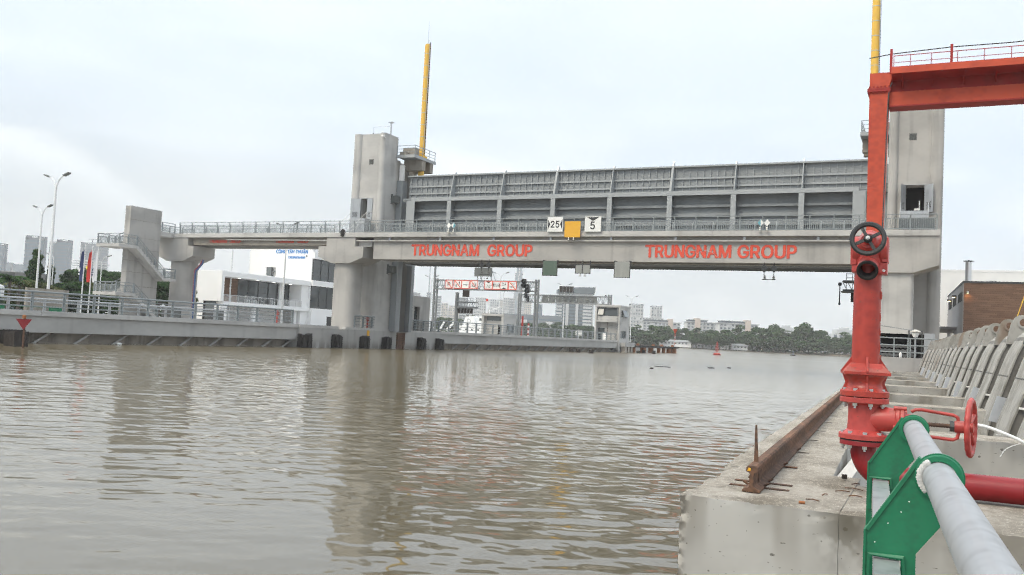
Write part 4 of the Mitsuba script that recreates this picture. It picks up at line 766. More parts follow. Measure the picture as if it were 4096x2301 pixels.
single('red_post', 'plain red post standing left of the right gantry leg', 'post', M().tube([(-64.9, 140, 1.75), (-64.9, 140, 5.4)], .16, 10).lathe([(.2, 1.75), (.2, 1.9)], (-64.9, 140, 0), n=10), 'crane_dark_red', 40)
rp = thing('striped_post', 'red and white striped post beside the right gantry leg', 'post')
for k in range(6): part(rp, 'band', M().tube([(-63.7, 140, 1.76+.41*k), (-63.7, 140, 1.755+.41*(k+1))], .15, 10), 'crane_dark_red' if k % 2 else 'sign_white', 40)
for x, y, lb in ((-50.9, 82.8, 'red fire hydrant before the low control house door'), (-50.9, 73.4, 'red fire hydrant behind the short railing at the tower foot'), (-51.4, 60.6, 'red fire hydrant near the end of the left quay railing')):
    t = thing('fire_hydrant', lb, 'hydrant')
    part(t, 'stem', M().lathe([(.16, 1.75), (.16, 1.82), (.075, 1.84), (.075, 2.7), (.15, 2.72), (.15, 2.8), (.09, 2.86), (.09, 3.05), (0, 3.12)], (x, y, 0), n=14), 'red_valve', 40); part(t, 'outlet', M().tube([(x, y-.24, 2.95), (x, y+.24, 2.95)], .075, 10), 'red_valve', 40); part(t, 'wheel', M().tube([(x+.18, y+.12*math.cos(a), 2.3+.12*math.sin(a)) for a in np.arange(12)*math.pi/6], .02, 6, closed=True), 'red_valve', 40)

# ------------------------------------------------------------------ trees
def crown_mesh(seed, rx, ry, rz, blobs, leaves, size, flat=0.55, column=False):
    g = np.random.default_rng(seed); V, k = [], 0
    for b in range(blobs):
        while True:
            c = g.uniform(-1, 1, 3)
            if column: c = np.array([g.normal(0, .07), g.normal(0, .07), -0.95+1.9*(b+.5)/blobs]); break
            if 0.15 < np.linalg.norm(c) < 0.86 and c[2] > -0.75: break
        r = g.uniform(0.26, 0.46) if not column else (0.80-0.62*((c[2]+1)/2)**1.3)*g.uniform(.8, 1.1)
        n = int(leaves/blobs); d = g.normal(size=(n, 3)); d /= np.linalg.norm(d, axis=1, keepdims=True)
        rad = r*g.uniform(0.55, 1.05, (n, 1))**0.5; p = (c+d*rad*np.array([1, 1, flat if not column else 0.22]))*np.array([rx, ry, rz])
        nn = d*np.array([.6, .6, 1.0])+g.normal(size=(n, 3))*0.55; nn /= np.linalg.norm(nn, axis=1, keepdims=True)
        u = np.cross(nn, g.normal(size=(n, 3))); u /= np.linalg.norm(u, axis=1, keepdims=True); w = np.cross(nn, u); s = size*g.uniform(0.55, 1.25, (n, 1))
        V.append(np.stack([p-u*s, p-w*s*0.6, p+u*s, p+w*s*0.6], 1).reshape(-1, 3))
    V = np.vstack(V); F = np.arange(len(V)).reshape(-1, 4)
    return M().add(V, F)
def trunk_mesh(h, r, seed, spread):
    g = np.random.default_rng(seed); m = M().tube([(0, 0, -0.4), (g.normal()*.1, g.normal()*.1, h*.5), (g.normal()*.2, g.normal()*.2, h*.95)], [r, r*.75, r*.4], 7)
    for i in range(5):
        a = g.uniform(0, 6.3); z = h*g.uniform(.45, .8); m.tube([(0, 0, z), (spread*.4*math.cos(a), spread*.4*math.sin(a), z+h*.22), (spread*.75*math.cos(a), spread*.75*math.sin(a), z+h*.40)], [r*.45, r*.3, r*.12], 5)
    return m
CR = []
for i in range(6):
    cr = mikit.ply(crown_mesh(40+i, 5.0, 5.0, 4.6, 24, 2300, 0.55).out(), 'leaf_far' if i % 2 else 'leaf_dark'); tr = mikit.ply(trunk_mesh(6.2, 0.28, i, 4.5).out(), 'bark', smooth=40); CR.append((cr, tr))
def far_tree(i, x, y, zt, s, label, group):
    k = thing('tree', label, 'tree', group); z0 = 0.6; h = zt-z0; sc = h/10.6
    m = T().translate([x, y, z0]).rotate([0, 0, 1], 47*i).scale([s, s, sc])
    scene[k+'__trunk'] = {**CR[i % 6][1], 'to_world': m}; scene[k+'__crown'] = {**CR[i % 6][0], 'to_world': m @ T().translate([0, 0, 6.4])}
belt = 'dark green tree in the dense belt along the far river bank'
pts = [(-238, 412, 11.7), (-231, 416, 10.4), (-223, 418, 12.8), (-188.8, 434, 10.6), (-181.6, 437, 11.7), (-173, 441, 11.0), (-167, 444, 11), (-143.8, 455, 11.8), (-136, 459, 12.4), (-124.7, 440, 11.8), (-110, 446, 11.8), (-102.4, 448, 11.5),
       (-93.8, 448, 12.2), (-88.1, 449, 13.6), (-79.5, 449, 13.5), (-72.7, 452, 14.9), (-66.1, 453, 11.4), (-53.3, 458, 13.8), (-46.4, 459, 10.9), (-40.3, 462, 12.8), (-38, 462, 11.0), (-210, 424, 11), (-202, 428, 11.5), (-196, 430, 10.8), (-158, 449, 11.2), (-151, 452, 11.5), (-117, 446, 11.4)]
gt_ = np.random.default_rng(5)
for i, (x, y, z) in enumerate(pts): far_tree(i, x, y, z-1.5, gt_.uniform(.95, 1.25), belt, 'trees of the far bank belt')
far_tree(3, -58.3, 452, 14.8, 1.15, 'tallest dark tree of the far bank belt, left of the white terraced houses', None)
for x, y, z in ((-106, 431, 7.5), (-102.5, 430, 6.6), (-98.5, 431, 7.8), (-94.5, 430, 7.0), (-121.5, 421, 7), (-92, 433, 8), (-81, 433, 8.2)): far_tree(int(-x), x, y, z, .85, belt, 'trees of the far bank belt')
for i in range(64):          # the front of the belt, down to the water
    x = -248+i*3.45+gt_.uniform(-1, 1); y0 = 441+ (0.0 if x > -115 else 0.16*(-115-x))
    if -124 < x < -106 and i % 3: continue
    if -91 < x < -82: continue
    far_tree(i+2, x, y0+gt_.uniform(0, 7), gt_.uniform(5.2, 8.2), gt_.uniform(.8, 1.1), belt, 'trees of the far bank belt')
for i in range(22): far_tree(i+1, -34+i*4.0, 455+gt_.uniform(0, 12), gt_.uniform(7.5, 10.5), 1.1, belt, 'trees of the far bank belt')
struct('undergrowth', crown_mesh(99, 112, 7, 2.6, 160, 9000, 0.8, 0.9).out().apply_translation([-140, 449, 2.0]), 'leaf_far', kind='stuff', label='low undergrowth at the foot of the far bank trees')
def near_tree(name, x, y, zt, label, seed, rx, kind='broad', leaf='leaf_dark'):
    t = thing(name, label, 'tree'); z0 = 1.7; zt -= 1.6; h = (zt-z0)*(0.94 if kind == 'column' else 1.0); zt = z0+h
    if kind == 'column':
        part(t, 'crown', M().mesh(crown_mesh(seed, rx*.9, rx*.9, h*.50, 22, 5200, .20, 1.0, True).out().apply_translation([x, y, z0+h*.50])), leaf)
        part(t, 'trunk', M().tube([(x, y, z0), (x, y, z0+h*.8)], [.16, .05], 7), 'bark', 40)
    elif kind == 'palm':
        m = M(); g = np.random.default_rng(seed)
        for i in range(16):
            a = 2*math.pi*i/16+g.uniform(-.2, .2); e = g.uniform(.25, 1.2); L = rx*g.uniform(.85, 1.1); prev = None
            for q in range(11):
                u = q/10; r_ = L*u*math.cos(e*(1-u*.5)); z = zt-1.0+L*u*math.sin(e)-1.1*L*u*u*.75; p = np.array([x+r_*math.cos(a), y+r_*math.sin(a), z])
                if prev is not None:
                    sd = np.array([-math.sin(a), math.cos(a), 0])*L*.24*math.sin(math.pi*min(1, u+.12))
                    for s_ in (-1, 1): tip = (prev+p)/2+sd*s_+np.array([.2*math.cos(a), .2*math.sin(a), -.35*L*.3]); m.add([prev, p, tip, prev+(p-prev)*.2+np.array([0, 0, .01])], [[0, 1, 2], [0, 2, 3]])
                prev = p
        part(t, 'frond', m, leaf); part(t, 'trunk', M().tube([(x, y, z0), (x+.1, y, zt-1.0)], [.18, .13], 8), 'bark', 40)
    else:
        part(t, 'crown', M().mesh(crown_mesh(seed, rx, rx, h*.36, 26, 9000, .26).out().apply_translation([x, y, z0+h*.64])), leaf)
        tm = trunk_mesh(h*.66, .24, seed, rx*.8).out(); tm.apply_translation([x, y, z0]); part(t, 'trunk', tm, 'bark', 40)
near_tree('tree', -100.5, 73.5, 11.9, 'tall narrow columnar tree behind the two big left street lamps', 1, 2.1, 'column')
near_tree('tree', -107.9, 81.1, 10.4, 'slim columnar tree behind the single-armed lamp, second from the left', 2, 1.6, 'column')
near_tree('tree', -106.0, 82.4, 9.6, 'slim columnar tree right of the single-armed lamp', 3, 1.9, 'column')
near_tree('tree', -114.0, 90.5, 10.2, 'pointed bushy tree left of the blue flag', 4, 3.6, 'column', 'leaf_olive')
near_tree('tree', -113.4, 92.5, 10.6, 'broad dark tree behind the blue flag', 5, 5.0)
near_tree('tree', -119.0, 104.0, 11.6, 'broad spreading tree behind the white flag', 6, 6.0)
near_tree('tree', -108.0, 88.5, 9.6, 'rounded dark tree between the red and white flags', 7, 3.8)
near_tree('tree', -91.5, 67.0, 6.9, 'olive green bush-like tree between the two big left lamps', 8, 3.4, 'broad', 'leaf_olive')
near_tree('tree', -97.0, 76.0, 7.6, 'low green tree behind the single-armed lamp pole', 9, 3.6)
near_tree('tree', -116.0, 84.0, 8.0, 'dark tree behind the awning roof', 10, 4.4)
near_tree('tree', -104.5, 86.5, 8.2, 'grey-green tree left of the grey hut roof', 11, 3.6, 'broad', 'leaf_olive')
near_tree('tree', -86.8, 80.3, 8.4, 'tree seen between staircase wall and round pier, left one', 12, 2.4)
near_tree('tree', -86.2, 82.9, 8.5, 'tree seen between staircase wall and round pier, right one', 13, 2.4, 'broad', 'leaf_olive')
near_tree('palm_tree', -84.6, 59.1, 7.6, 'small palm tree at the far left behind the railing', 14, 2.6, 'palm')
near_tree('palm_tree', -91.0, 61.0, 7.5, 'small palm tree at the left edge of the photo', 15, 2.4, 'palm')
near_tree('palm_tree', -88.4, 62.9, 7.4, 'bushy palm tree left of the columnar tree', 16, 2.8, 'palm', 'leaf_olive')
near_tree('palm_tree', -108, 164, 6.6, 'palm tree behind the receding railing, left of the ship', 17, 2.4, 'palm')
g = np.random.default_rng(3)
hd = crown_mesh(77, 17, 2.0, 1.7, 50, 6000, .22, 0.9).out(); hd.apply_transform(trimesh.transformations.rotation_matrix(math.radians(75), [0, 0, 1])); hd.apply_translation([-96, 76, 3.0])
struct('shrubbery', hd, 'leaf_dark', kind='stuff', label='dark shrubbery behind the left promenade')
# huts, awning, hoarding and other things behind the left railing
hu = thing('hut', 'grey-roofed hut among the trees left of the flags', 'hut')
part(hu, 'wall', M().box(-101, -96.5, 76.0, 79, 1.7, 4.0), 'roof_grey'); rf = part(hu, 'roof', M().hexa([(-101.5, 75.2, 3.7), (-96.0, 75.2, 3.7), (-96.0, 77.5, 5.5), (-101.5, 77.5, 5.5)], [(-101.5, 75.2, 3.8), (-96.0, 75.2, 3.8), (-96.0, 77.5, 5.6), (-101.5, 77.5, 5.6)]), 'hut_roof')
for k in range(9): part(rf, 'sheet_rib', M().bar((-101.3+.62*k, 75.2, 3.83), (-101.3+.62*k, 77.5, 5.63), .06), 'hut_roof')
sh = thing('shed', 'pale grey shed roof at the left edge, dark netting on its right end', 'shed')
part(sh, 'roof', M().hexa([(-128, 74, 7.3), (-112, 80, 7.1), (-110, 84, 5.6), (-127, 86, 5.6)], [(-128, 74, 7.4), (-112, 80, 7.2), (-110, 84, 5.7), (-127, 86, 5.7)]), 'roof_grey')
part(sh, 'wall', M().box(-126, -112, 80.2, 80.4, 1.7, 6.8), 'tower_grey'); part(sh, 'netting', M().hexa([(-112.4, 79.4, 7.1), (-107.6, 80.6, 7.0), (-106.8, 80.8, 4.7), (-113.5, 79.0, 4.9)], [(-112.4, 79.5, 7.1), (-107.6, 80.7, 7.0), (-106.8, 80.9, 4.7), (-113.5, 79.1, 4.9)]), 'sheet_grey')
for i, (x, y, z, lb) in enumerate(((-79.5, 53.3, 4.5, 'upper white water tank by the small palm'), (-78.9, 54.0, 3.8, 'lower white water tank by the small palm'))):
    single('water_tank', lb, 'tank', M().lathe([(0, z-.5), (.55, z-.5), (.55, z+.3), (.45, z+.42), (.12, z+.55), (0, z+.55)], (x, y, 0), n=18).box(x-.06, x+.06, y-.06, y+.06, 1.7, z-.5), 'lamp_white', 40)
fn = thing('hoarding', 'green site hoarding behind the left railing', 'fence')
for k in (0, 1, 5): part(fn, 'panel', M().box(-61.05, -61.0, 40+1.2*k, 41.18+1.2*k, 1.76, 2.42), 'green_paint')
part(fn, 'rail', M().box(-60.99, -60.95, 40, 47, 2.3, 2.34), 'green_paint')
single('plain_panel', 'dirty beige concrete panel behind the railing, left of the first lamp', 'panel', M().box(-62.0, -61.8, 44.6, 48.2, 1.76, 3.75), 'concrete_weathered')
for i, (x, y, lb) in enumerate(((-58.5, 55.6, 'dark air-conditioner box below the columnar tree lamps'), (-58.5, 60.6, 'black cabinet behind the railing under the staircase landing'), (-58.4, 78.0, 'black equipment box behind the railing before the office'))):
    t = thing('equipment_box', lb, 'box'); part(t, 'case', M().box(x-.6, x+.6, y-.5, y+.5, 1.76, 2.95), 'frame_dark'); part(t, 'grille', M().box(x+.6, x+.62, y-.4, y+.4, 1.95, 2.8), 'sign_back'); part(t, 'lid', M().box(x-.65, x+.65, y-.55, y+.55, 2.95, 3.0), 'galvanised')

# ------------------------------------------------------------------ skyline
def skyscraper(label, x, y, w, zt, mater='tower_pale', style='flats', depth=None, floors=None, yaw=0, cols=None, cap=None, name='tower_block', cat='building'):
    t = thing(name, label, cat); d = depth or w*0.8; c = (x, y); fl = floors or max(3, int(zt/3.4)); a = 25.65+yaw; h = zt/fl
    R = lambda m: m.turned(a, c)
    part(t, 'wall', R(M().box(x-w/2, x+w/2, y, y+d, 0.5, zt)), mater)
    m = M()
    if style == 'flats':
        k = cols or max(3, int(w/2.6)); cw = w/k
        for i in range(fl):
            for j in range(k):
                if (i*7+j*3) % 11 == 0: continue
                m.box(x-w/2+cw*(j+.22), x-w/2+cw*(j+.78), y-.06, y-.01, h*(i+.28), h*(i+.80))
            for j in range(3): m.box(x+w/2+.01, x+w/2+.06, y+d*(j+.2)/3, y+d*(j+.7)/3, h*(i+.28), h*(i+.8))
        part(t, 'windows', R(m), 'tower_band', kind='stuff')
        b = M()
        for j in range(0, k, 2): 
            for i in range(fl): b.box(x-w/2+cw*(j+.05), x-w/2+cw*(j+.95), y-.9, y-.07, h*i+.1, h*(i+.24))
        part(t, 'balconies', R(b), mater, kind='stuff')
    else:
        for i in range(fl):
            m.box(x-w/2+.05, x+w/2-.05, y-.06, y-.01, h*(i+.18), h*(i+.92)); m.box(x+w/2+.01, x+w/2+.06, y+.1, y+d-.1, h*(i+.18), h*(i+.92)); m.box(x-w/2-.06, x-w/2-.01, y+.1, y+d-.1, h*(i+.18), h*(i+.92))
        part(t, 'window_bands', R(m), 'tower_blue' if style == 'glass' else 'tower_band', kind='stuff')
    if cap: part(t, 'roof_frame', R(M().box(x-w*.42, x+w*.42, y+d*.2, y+d*.8, zt, zt+cap*.55).box(x-w*.5, x-w*.44, y, y+d, zt, zt+cap).box(x+w*.44, x+w*.5, y, y+d, zt, zt+cap).box(x-w*.5, x+w*.5, y, y+.5, zt+cap*.8, zt+cap)), 'tower_grey')
    return t
sk = skyscraper
sk('grey-blue tower block cut off by the left edge', -951, 650, 9, 73, 'tower_grey', 'glass', cap=3)
sk('low pale blue block left of the tall grey tower', -1227, 851, 10.8, 71, 'tower_blue', 'glass')
sk('low pale blue block directly left of the tall grey tower foot', -1212, 858, 14.7, 69, 'tower_blue', 'glass')
sk('tall grey tower block behind the two big left lamps', -827, 598, 12.9, 74, 'tower_grey', 'glass', cap=4)
sk('narrow grey tower attached right of the tall grey tower', -837, 616, 6.7, 76, 'tower_grey', 'glass', cap=3)
sk('grey tower right of the big lamps, lower half of a pair', -897, 675, 8.3, 79, 'tower_grey', 'glass', cap=2)
sk('grey tower right of the big lamps, taller half of a pair', -870, 666, 12.8, 79, 'tower_grey', 'glass', cap=3)
k = sk('grey office tower behind the flags with a crane on top', -945, 763, 25.5, 88, 'tower_grey', 'band', cap=2)
part(k, 'crane', M().box(-946, -945.4, 765, 765.6, 88, 94).bar((-951, 763, 94), (-936, 770, 94), .5), 'tower_grey'); part(k, 'podium_slab', M().turned(0, (0, 0)).box(-962, -932, 752, 780, 60, 61).box(-963, -930, 750, 780, 63, 64).box(-961, -933, 752, 780, 66, 67).box(-962, -931, 752, 780, 57, 58), 'tower_pale')
for a in (('pale distant block left of the gantry, leftmost', -796, 1281, 8.1, 66, 'tower_grey', 'flats'), ('pale distant block left of the gantry, second', -790, 1283, 5.8, 65, 'tower_grey', 'flats'), ('small grey distant block at the left gantry post', -774, 1291, 7.7, 67, 'tower_grey', 'glass'),
          ('slim pale tower just right of the left gantry post', -608, 1038, 8.1, 50, 'tower_pale', 'band'), ('cream tower block right of the slim pale tower', -600, 1043, 8.4, 40.5, 'tower_cream', 'flats'), ('cream stepped block left of the cantilever sign post', -640, 1134, 8.7, 41, 'tower_cream', 'flats'),
          ('striped pale tower behind the cantilever sign boxes', -602, 1097, 12.8, 51, 'tower_pale', 'band'), ('white tower with a dark cap behind the ship mast', -556, 1063, 14.2, 50.5, 'tower_pale', 'flats'), ('pale block right of the ship mast', -586, 1160, 15.4, 53, 'tower_pale', 'flats'),
          ('cream tower left of the pair under the 3.4 sign', -598, 1209, 8.2, 55, 'tower_cream', 'flats'), ('tall pale tower of a close pair left of the second gantry', -525, 1078, 8.1, 52, 'tower_pale', 'flats'), ('tall pale tower of a close pair, right one', -540, 1126, 8.8, 53.5, 'tower_pale', 'band'),
          ('pale tower behind the lower left of the second gantry', -591, 1268, 8.1, 57, 'tower_pale', 'flats'), ('wide pale block between the gantry legs', -603, 1318, 12.5, 57, 'tower_cream', 'flats'), ('blue-grey tower right of the big gantry leg', -445, 1006, 8.3, 42, 'tower_grey', 'glass'),
          ('low cream block at the foot of the slim pale tower', -590, 1050, 14, 33, 'tower_cream', 'flats'), ('low pale block between the ship and the cantilever', -575, 1080, 22, 36, 'tower_pale', 'flats'), ('low pale block behind the flat control house', -552, 1110, 22, 40, 'tower_pale', 'flats'), ('low grey block left of the cantilever sign post', -610, 1090, 12, 28, 'tower_grey', 'glass')): sk(*a)
lm = thing('landmark_tower', 'very tall pale glass skyscraper rising behind the gantry into the bridge girder', 'skyscraper')
for x, w, z0, z1 in ((-936, 21, 0.5, 113), (-936, 18.5, 113, 155), (-935, 14.5, 155, 205), (-935, 10, 205, 243), (-935, 4, 243, 275)):
    s_ = part(lm, 'tier', M().box(x-w/2, x+w/2, 1985-w/2, 1985+w/2, z0, z1).turned(25.65, (-936, 1985)), 'landmark_glass')
    part(s_, 'fin', M().box(x-w/2-.3, x-w/2+.5, 1985-w/2-.3, 1985-w/2+.5, z0, z1+3).box(x-.4, x+.4, 1985-w/2-.3, 1985-w/2, z0, z1+2).turned(25.65, (-936, 1985)), 'tower_pale')
dk = sk('long low blue-grey block behind the second gantry', -318, 690, 62, 20.3, 'tower_blue', 'band', 20, 5)
part(dk, 'panel', M().box(-340, -334, 689.4, 689.8, 8, 17).box(-322, -316, 689.4, 689.8, 10, 16).box(-300, -294, 689.4, 689.8, 6, 15).turned(25.65, (-318, 690)), 'tower_pale')
go = thing('glass_office', 'big glass office tower with a rising roofline, behind the middle street lamp', 'building'); c = (-294, 745); RR = lambda m: m.turned(25.65, c)
part(go, 'wall', RR(M().box(-310.5, -277.5, 745, 765, .5, 40)), 'tower_blue')
part(go, 'crown', RR(M().ext([(-310.5, 42.2), (-277.0, 42.2), (-276.4, 48.6), (-290, 48.2), (-302, 46.9), (-310.5, 45.4)], 'xz', 744.5, 765)), 'tower_dark')
part(go, 'sky_gap', RR(M().box(-309.5, -278.5, 746, 764, 40, 42.2)), 'tower_pale')
m = M()
for i in range(13):
    for a, b in ((-310.8, -305.9), (-287.0, -279.0)): m.box(a, b, 744.3, 744.95, 2+3*i, 3.9+3*i)
part(go, 'light_band', RR(m), 'tower_pale', kind='stuff')
part(go, 'fin_wall', RR(M().box(-302.4, -299.8, 744.2, 744.95, .5, 40).box(-293.6, -291.2, 744.2, 744.95, .5, 40).box(-278.6, -277.3, 744.4, 744.95, .5, 40)), 'tower_pale')
m = M()
for i in range(13): m.box(-305.6, -302.6, 744.6, 744.95, 2+3*i, 3.6+3*i).box(-299.6, -293.8, 744.6, 744.95, 2+3*i, 3.6+3*i).box(-291, -287.2, 744.6, 744.95, 2+3*i, 3.6+3*i)
part(go, 'dark_band', RR(m), 'tower_dark', kind='stuff')
sk('white tower block just right of the small control house', -275, 866, 13.2, 38.5, 'tower_pale', 'flats', cap=1.5)
sk('white and grey tower block, second right of the control house', -271, 923, 11.5, 40, 'tower_pale', 'flats', cap=1)
sk('low white blocks at the foot of the two towers by the control house', -236, 774, 30, 24, 'tower_pale', 'flats', 12, 8)
for lb, x, y, w, z, pe in (('white apartment row with a peach stair tower, left of three', -186, 648, 28, 19.2, 6.5), ('white apartment block with a peach stair tower, middle of three', -148, 617, 21.5, 19.4, -3.5), ('long white apartment block with a peach stair tower, right of three', -121, 607, 26.1, 19.2, 6.0)):
    k = sk(lb, x, y, w, z-2.2, 'tower_pale', 'flats', 12, 8, 0, None, None, 'apartment_block')
    part(k, 'roof_slab', M().box(x-w/2-.8, x+w/2+.8, y-.8, y+12.5, z-2.0, z-1.6).box(x-w/2+1, x+w*.2, y-.4, y+12, z-.3, z).turned(25.65, (x, y)), 'tower_pale')
    part(k, 'roof_room', M().box(x-w/2+1.5, x+w*.15, y, y+11, z-1.6, z-.3).turned(25.65, (x, y)), 'tower_grey')
    part(k, 'stair_tower', M().box(x+pe-1.8, x+pe+1.8, y-1.2, y+6, .5, z+.9).turned(25.65, (x, y)), 'tower_peach', label='peach stair tower')
for lb, x, y, w, z in (('white terraced houses behind the tallest bank tree, left group', -85, 580, 15, 16.9), ('white terraced houses behind the bank trees, middle group', -66, 590, 13, 14.9), ('white terraced houses right next to the red hydrant', -52, 597, 17, 17.3)):
    k = sk(lb, x, y, w, z-4, 'tower_pale', 'flats', 12, 4, 0, 5, None, 'terraced_house')
    part(k, 'upper_storey', M().box(x-w*.30, x+w*.34, y+3, y+11, z-4, z-1.2).box(x-w*.1, x+w*.18, y+4, y+9, z-1.2, z).turned(25.65, (x, y)), 'tower_pale'); part(k, 'planter', M().mesh(crown_mesh(int(w), w*.25, 1.2, .8, 6, 160, .5).out().apply_translation([x-w*.1, y+1, z-3.6])), 'leaf_far')
# houses on the far bank
for lb, x, y, w, zt, mt in (('white riverside warehouse with a low-pitched roof', -115.5, 428, 15, 3.9, 'plaster_white'), ('long low white riverside building half hidden by trees', -100, 436, 17, 3.2, 'plaster_white'), ('small white riverside house with a grey roof and dark windows', -86.3, 438, 7.2, 3.5, 'plaster_white')):
    t = thing('riverside_house', lb, 'house'); c = (x, y)
    part(t, 'wall', M().box(x-w/2, x+w/2, y, y+7, .4, zt-.9).turned(20, c), mt)
    part(t, 'roof', M().ext([(y-.6, zt-.95), (y+7.6, zt-.95), (y+3.5, zt)], 'yz', x-w/2-.4, x+w/2+.4).turned(20, c), 'roof_grey' if w < 16 else 'tower_pale')
    for i in range(int(w/1.7)): part(t, 'window', M().box(x-w/2+.6+1.65*i, x-w/2+1.5+1.65*i, y-.06, y-.01, zt-2.1, zt-1.35).turned(20, c), 'window_grey')

# ------------------------------------------------------------------ on the water
sp = thing('ship', 'white ship with a raked funnel and radar mast, moored beyond the quay', 'ship'); sy = 193.0
part(sp, 'hull', M().ext([(-120, sy+4), (-117, sy+1), (-94, sy), (-89, sy+3.5), (-94, sy+7), (-117, sy+7)], 'xy', -.5, 3.2), 'ship_white')
part(sp, 'deckhouse', M().ext(rounded(-108, -98.5, sy+1.2, sy+5.8, .5), 'xy', 3.2, 5.3), 'ship_white')
part(sp, 'bridge_house', M().ext([(-102.6, 5.31), (-99.6, 5.31), (-99.8, 7.9), (-102.2, 7.9)], 'xz', sy+1.8, sy+5.2), 'ship_white')
part(sp, 'bridge_window', M().box(-102.0, -100.0, sy+1.70, sy+1.77, 6.7, 7.3), 'window_glass')
for k in range(5): part(sp, 'porthole', M().lathe([(0, 0), (.22, 0)], (-107+1.7*k, sy+1.15, 4.4), (0, -1, 0), 12), 'frame_dark')
fu = part(sp, 'funnel', M().ext([(-106.9, 5.31), (-103.6, 5.31), (-103.7, 7.4), (-104.1, 7.75), (-105.9, 7.6), (-106.3, 7.2)], 'xz', sy+2.2, sy+4.6), 'ship_white'); part(fu, 'exhaust', M().tube([(-105.9, sy+3.4, 7.5), (-106.4, sy+3.4, 7.95)], .25, 8), 'frame_dark', 40)
part(fu, 'mark', M().lathe([(.42, 0), (.55, 0)], (-105.2, sy+2.18, 6.5), (0, -1, 0), 16), 'sign_dull')
part(sp, 'radar', M().lathe([(.5, 5.3), (.4, 5.6), (.9, 5.65), (.9, 5.85), (.15, 6.3), (.12, 6.6), (.75, 6.65), (.75, 6.85), (0, 7.0)], (-102.9+.4, sy+2.6, 0), n=14), 'ship_white', 40)
ms = part(sp, 'mast', M().tube([(-100.2, sy+3.5, 7.9), (-100.6, sy+3.5, 13.4)], [.14, .06], 8).bar((-101.2, sy+3.5, 10.5), (-98.0, sy+3.5, 9.6), .12).bar((-101.4, sy+3.5, 12.4), (-99.3, sy+3.5, 12.3), .08).bar((-100.3, sy+3.5, 9.2), (-97.3, sy+3.5, 10.3), .12), 'ship_white')
part(ms, 'pennant', M().box(-101.3, -100.7, sy+3.4, sy+3.43, 11.6, 12.2), 'flag_red')
part(sp, 'search_light', M().box(-101.4, -100.2, sy+2.5, sy+3.4, 7.95, 8.6), 'black_paint')
for k in range(12): part(sp, 'rail_post', M().bar((-109+.9*k, sy+1.1, 5.3), (-109+.9*k, sy+1.1, 6.1), .06), 'ship_white')
part(sp, 'deck_rail', M().bar((-109, sy+1.1, 6.1), (-99, sy+1.1, 6.1), .06).bar((-109, sy+1.1, 5.7), (-99, sy+1.1, 5.7), .05), 'ship_white')
part(sp, 'gangway', M().bar((-110.5, sy+1, 4.2), (-108.2, sy+1, 6.4), .3, .5).bar((-112.5, sy+1, 4.2), (-111.5, sy+1, 6.0), .25, .4), 'ship_white')
for k in [q for q in scene if q.startswith('ship__')]: scene[k]['to_world'] = T().translate([0, 0, -1.5])
jt = thing('jetty', 'rusty steel jetty on piles running out beyond the small control house', 'jetty')
part(jt, 'deck', M().box(-51.2, -49.5, 155, 186, 0.95, 1.32), 'dark_timber')
for y, w in ((157, .7), (163, .9), (168, .8), (173.5, .6), (177, .6), (180.6, .7), (184.4, 1.1)): part(jt, 'pile', M().tube([(-50.2, y, -1), (-50.2, y, 0.95)], w*.62, 12), 'rust_orange', 40)
for y in (160, 170, 176, 184): part(jt, 'bollard', M().lathe([(.35, 1.32), (.28, 1.5), (.38, 1.62), (0, 1.66)], (-50.3, y, 0), n=12), 'rust_orange', 40)
for i, (x, y) in enumerate(((-48.29, 121.6), (-47.0, 121.0), (-44.67, 120.2), (-47.32, 151), (-47.6, 155), (-45.38, 153.8))):
    g = np.random.default_rng(i); single('timber_pile', ['dark timber pile stump, leftmost of three below the receding quay', 'dark timber pile stump, middle of three below the receding quay', 'dark timber pile stump, right of three below the receding quay', 'dark pile stump nearest the control house base', 'dark pile stump below the left jetty piles', 'dark pile stump standing out before the jetty'][i], 'pile',
        M().tube([(x, y, -1), (x, y, .5+g.uniform(-.1, .1))], .34, 10), 'dark_timber', 40)
be = thing('beacon', 'beacon with a red cone topmark on a red and white pole at the jetty end', 'beacon')
part(be, 'topmark', M().lathe([(0, 3.85), (.45, 5.0), (.45, 5.05), (0, 5.05)], (-50.1, 185, 0), n=16), 'crane_red', 40)
for k in range(6): part(be, 'pole_band', M().tube([(-50.1, 185, 1.33+.43*k), (-50.1, 185, 1.325+.43*(k+1))], .085, 8), 'crane_red' if k % 2 else 'sign_white', 40)
bu = thing('buoy', 'red lattice navigation buoy floating in mid river', 'buoy'); bx, by = -42.55, 191.3
part(bu, 'float', M().lathe([(0, -.3), (.6, -.3), (.78, 0), (.78, .28), (.62, .42), (0, .45)], (bx, by, 0), n=20), 'red_paint', 40)
m = M()
for k in range(4):
    a = k*math.pi/2+.4; b = a+math.pi/2; P = lambda t, z, r: (bx+r*math.cos(t), by+r*math.sin(t), z)
    m.bar(P(a, .42, .5), P(a, 2.3, .18), .06).bar(P(a, .45, .5), P(b, 1.3, .33), .045).bar(P(a, 1.3, .33), P(b, 2.2, .19), .045).bar(P(a, 1.3, .33), P(b, 1.3, .33), .045)
part(bu, 'lattice_tower', m, 'red_paint', kind='stuff'); part(bu, 'lantern', M().lathe([(.2, 2.25), (.2, 2.45), (.1, 2.5), (.1, 2.8), (0, 2.9)], (bx, by, 0), n=12), 'red_paint', 40)
nb = thing('buoy', 'tiny dark navigation buoy far right by the red hydrant', 'buoy'); part(nb, 'float', M().lathe([(0, -.2), (.9, 0), (.8, .3), (0, .4)], (-41.25, 293.5, 0), n=14), 'dark_timber', 40); part(nb, 'mark', M().lathe([(.35, .4), (.06, 1.0), (.25, 1.1), (.2, 1.5), (0, 1.6)], (-41.25, 293.5, 0), n=10), 'tower_grey', 40)
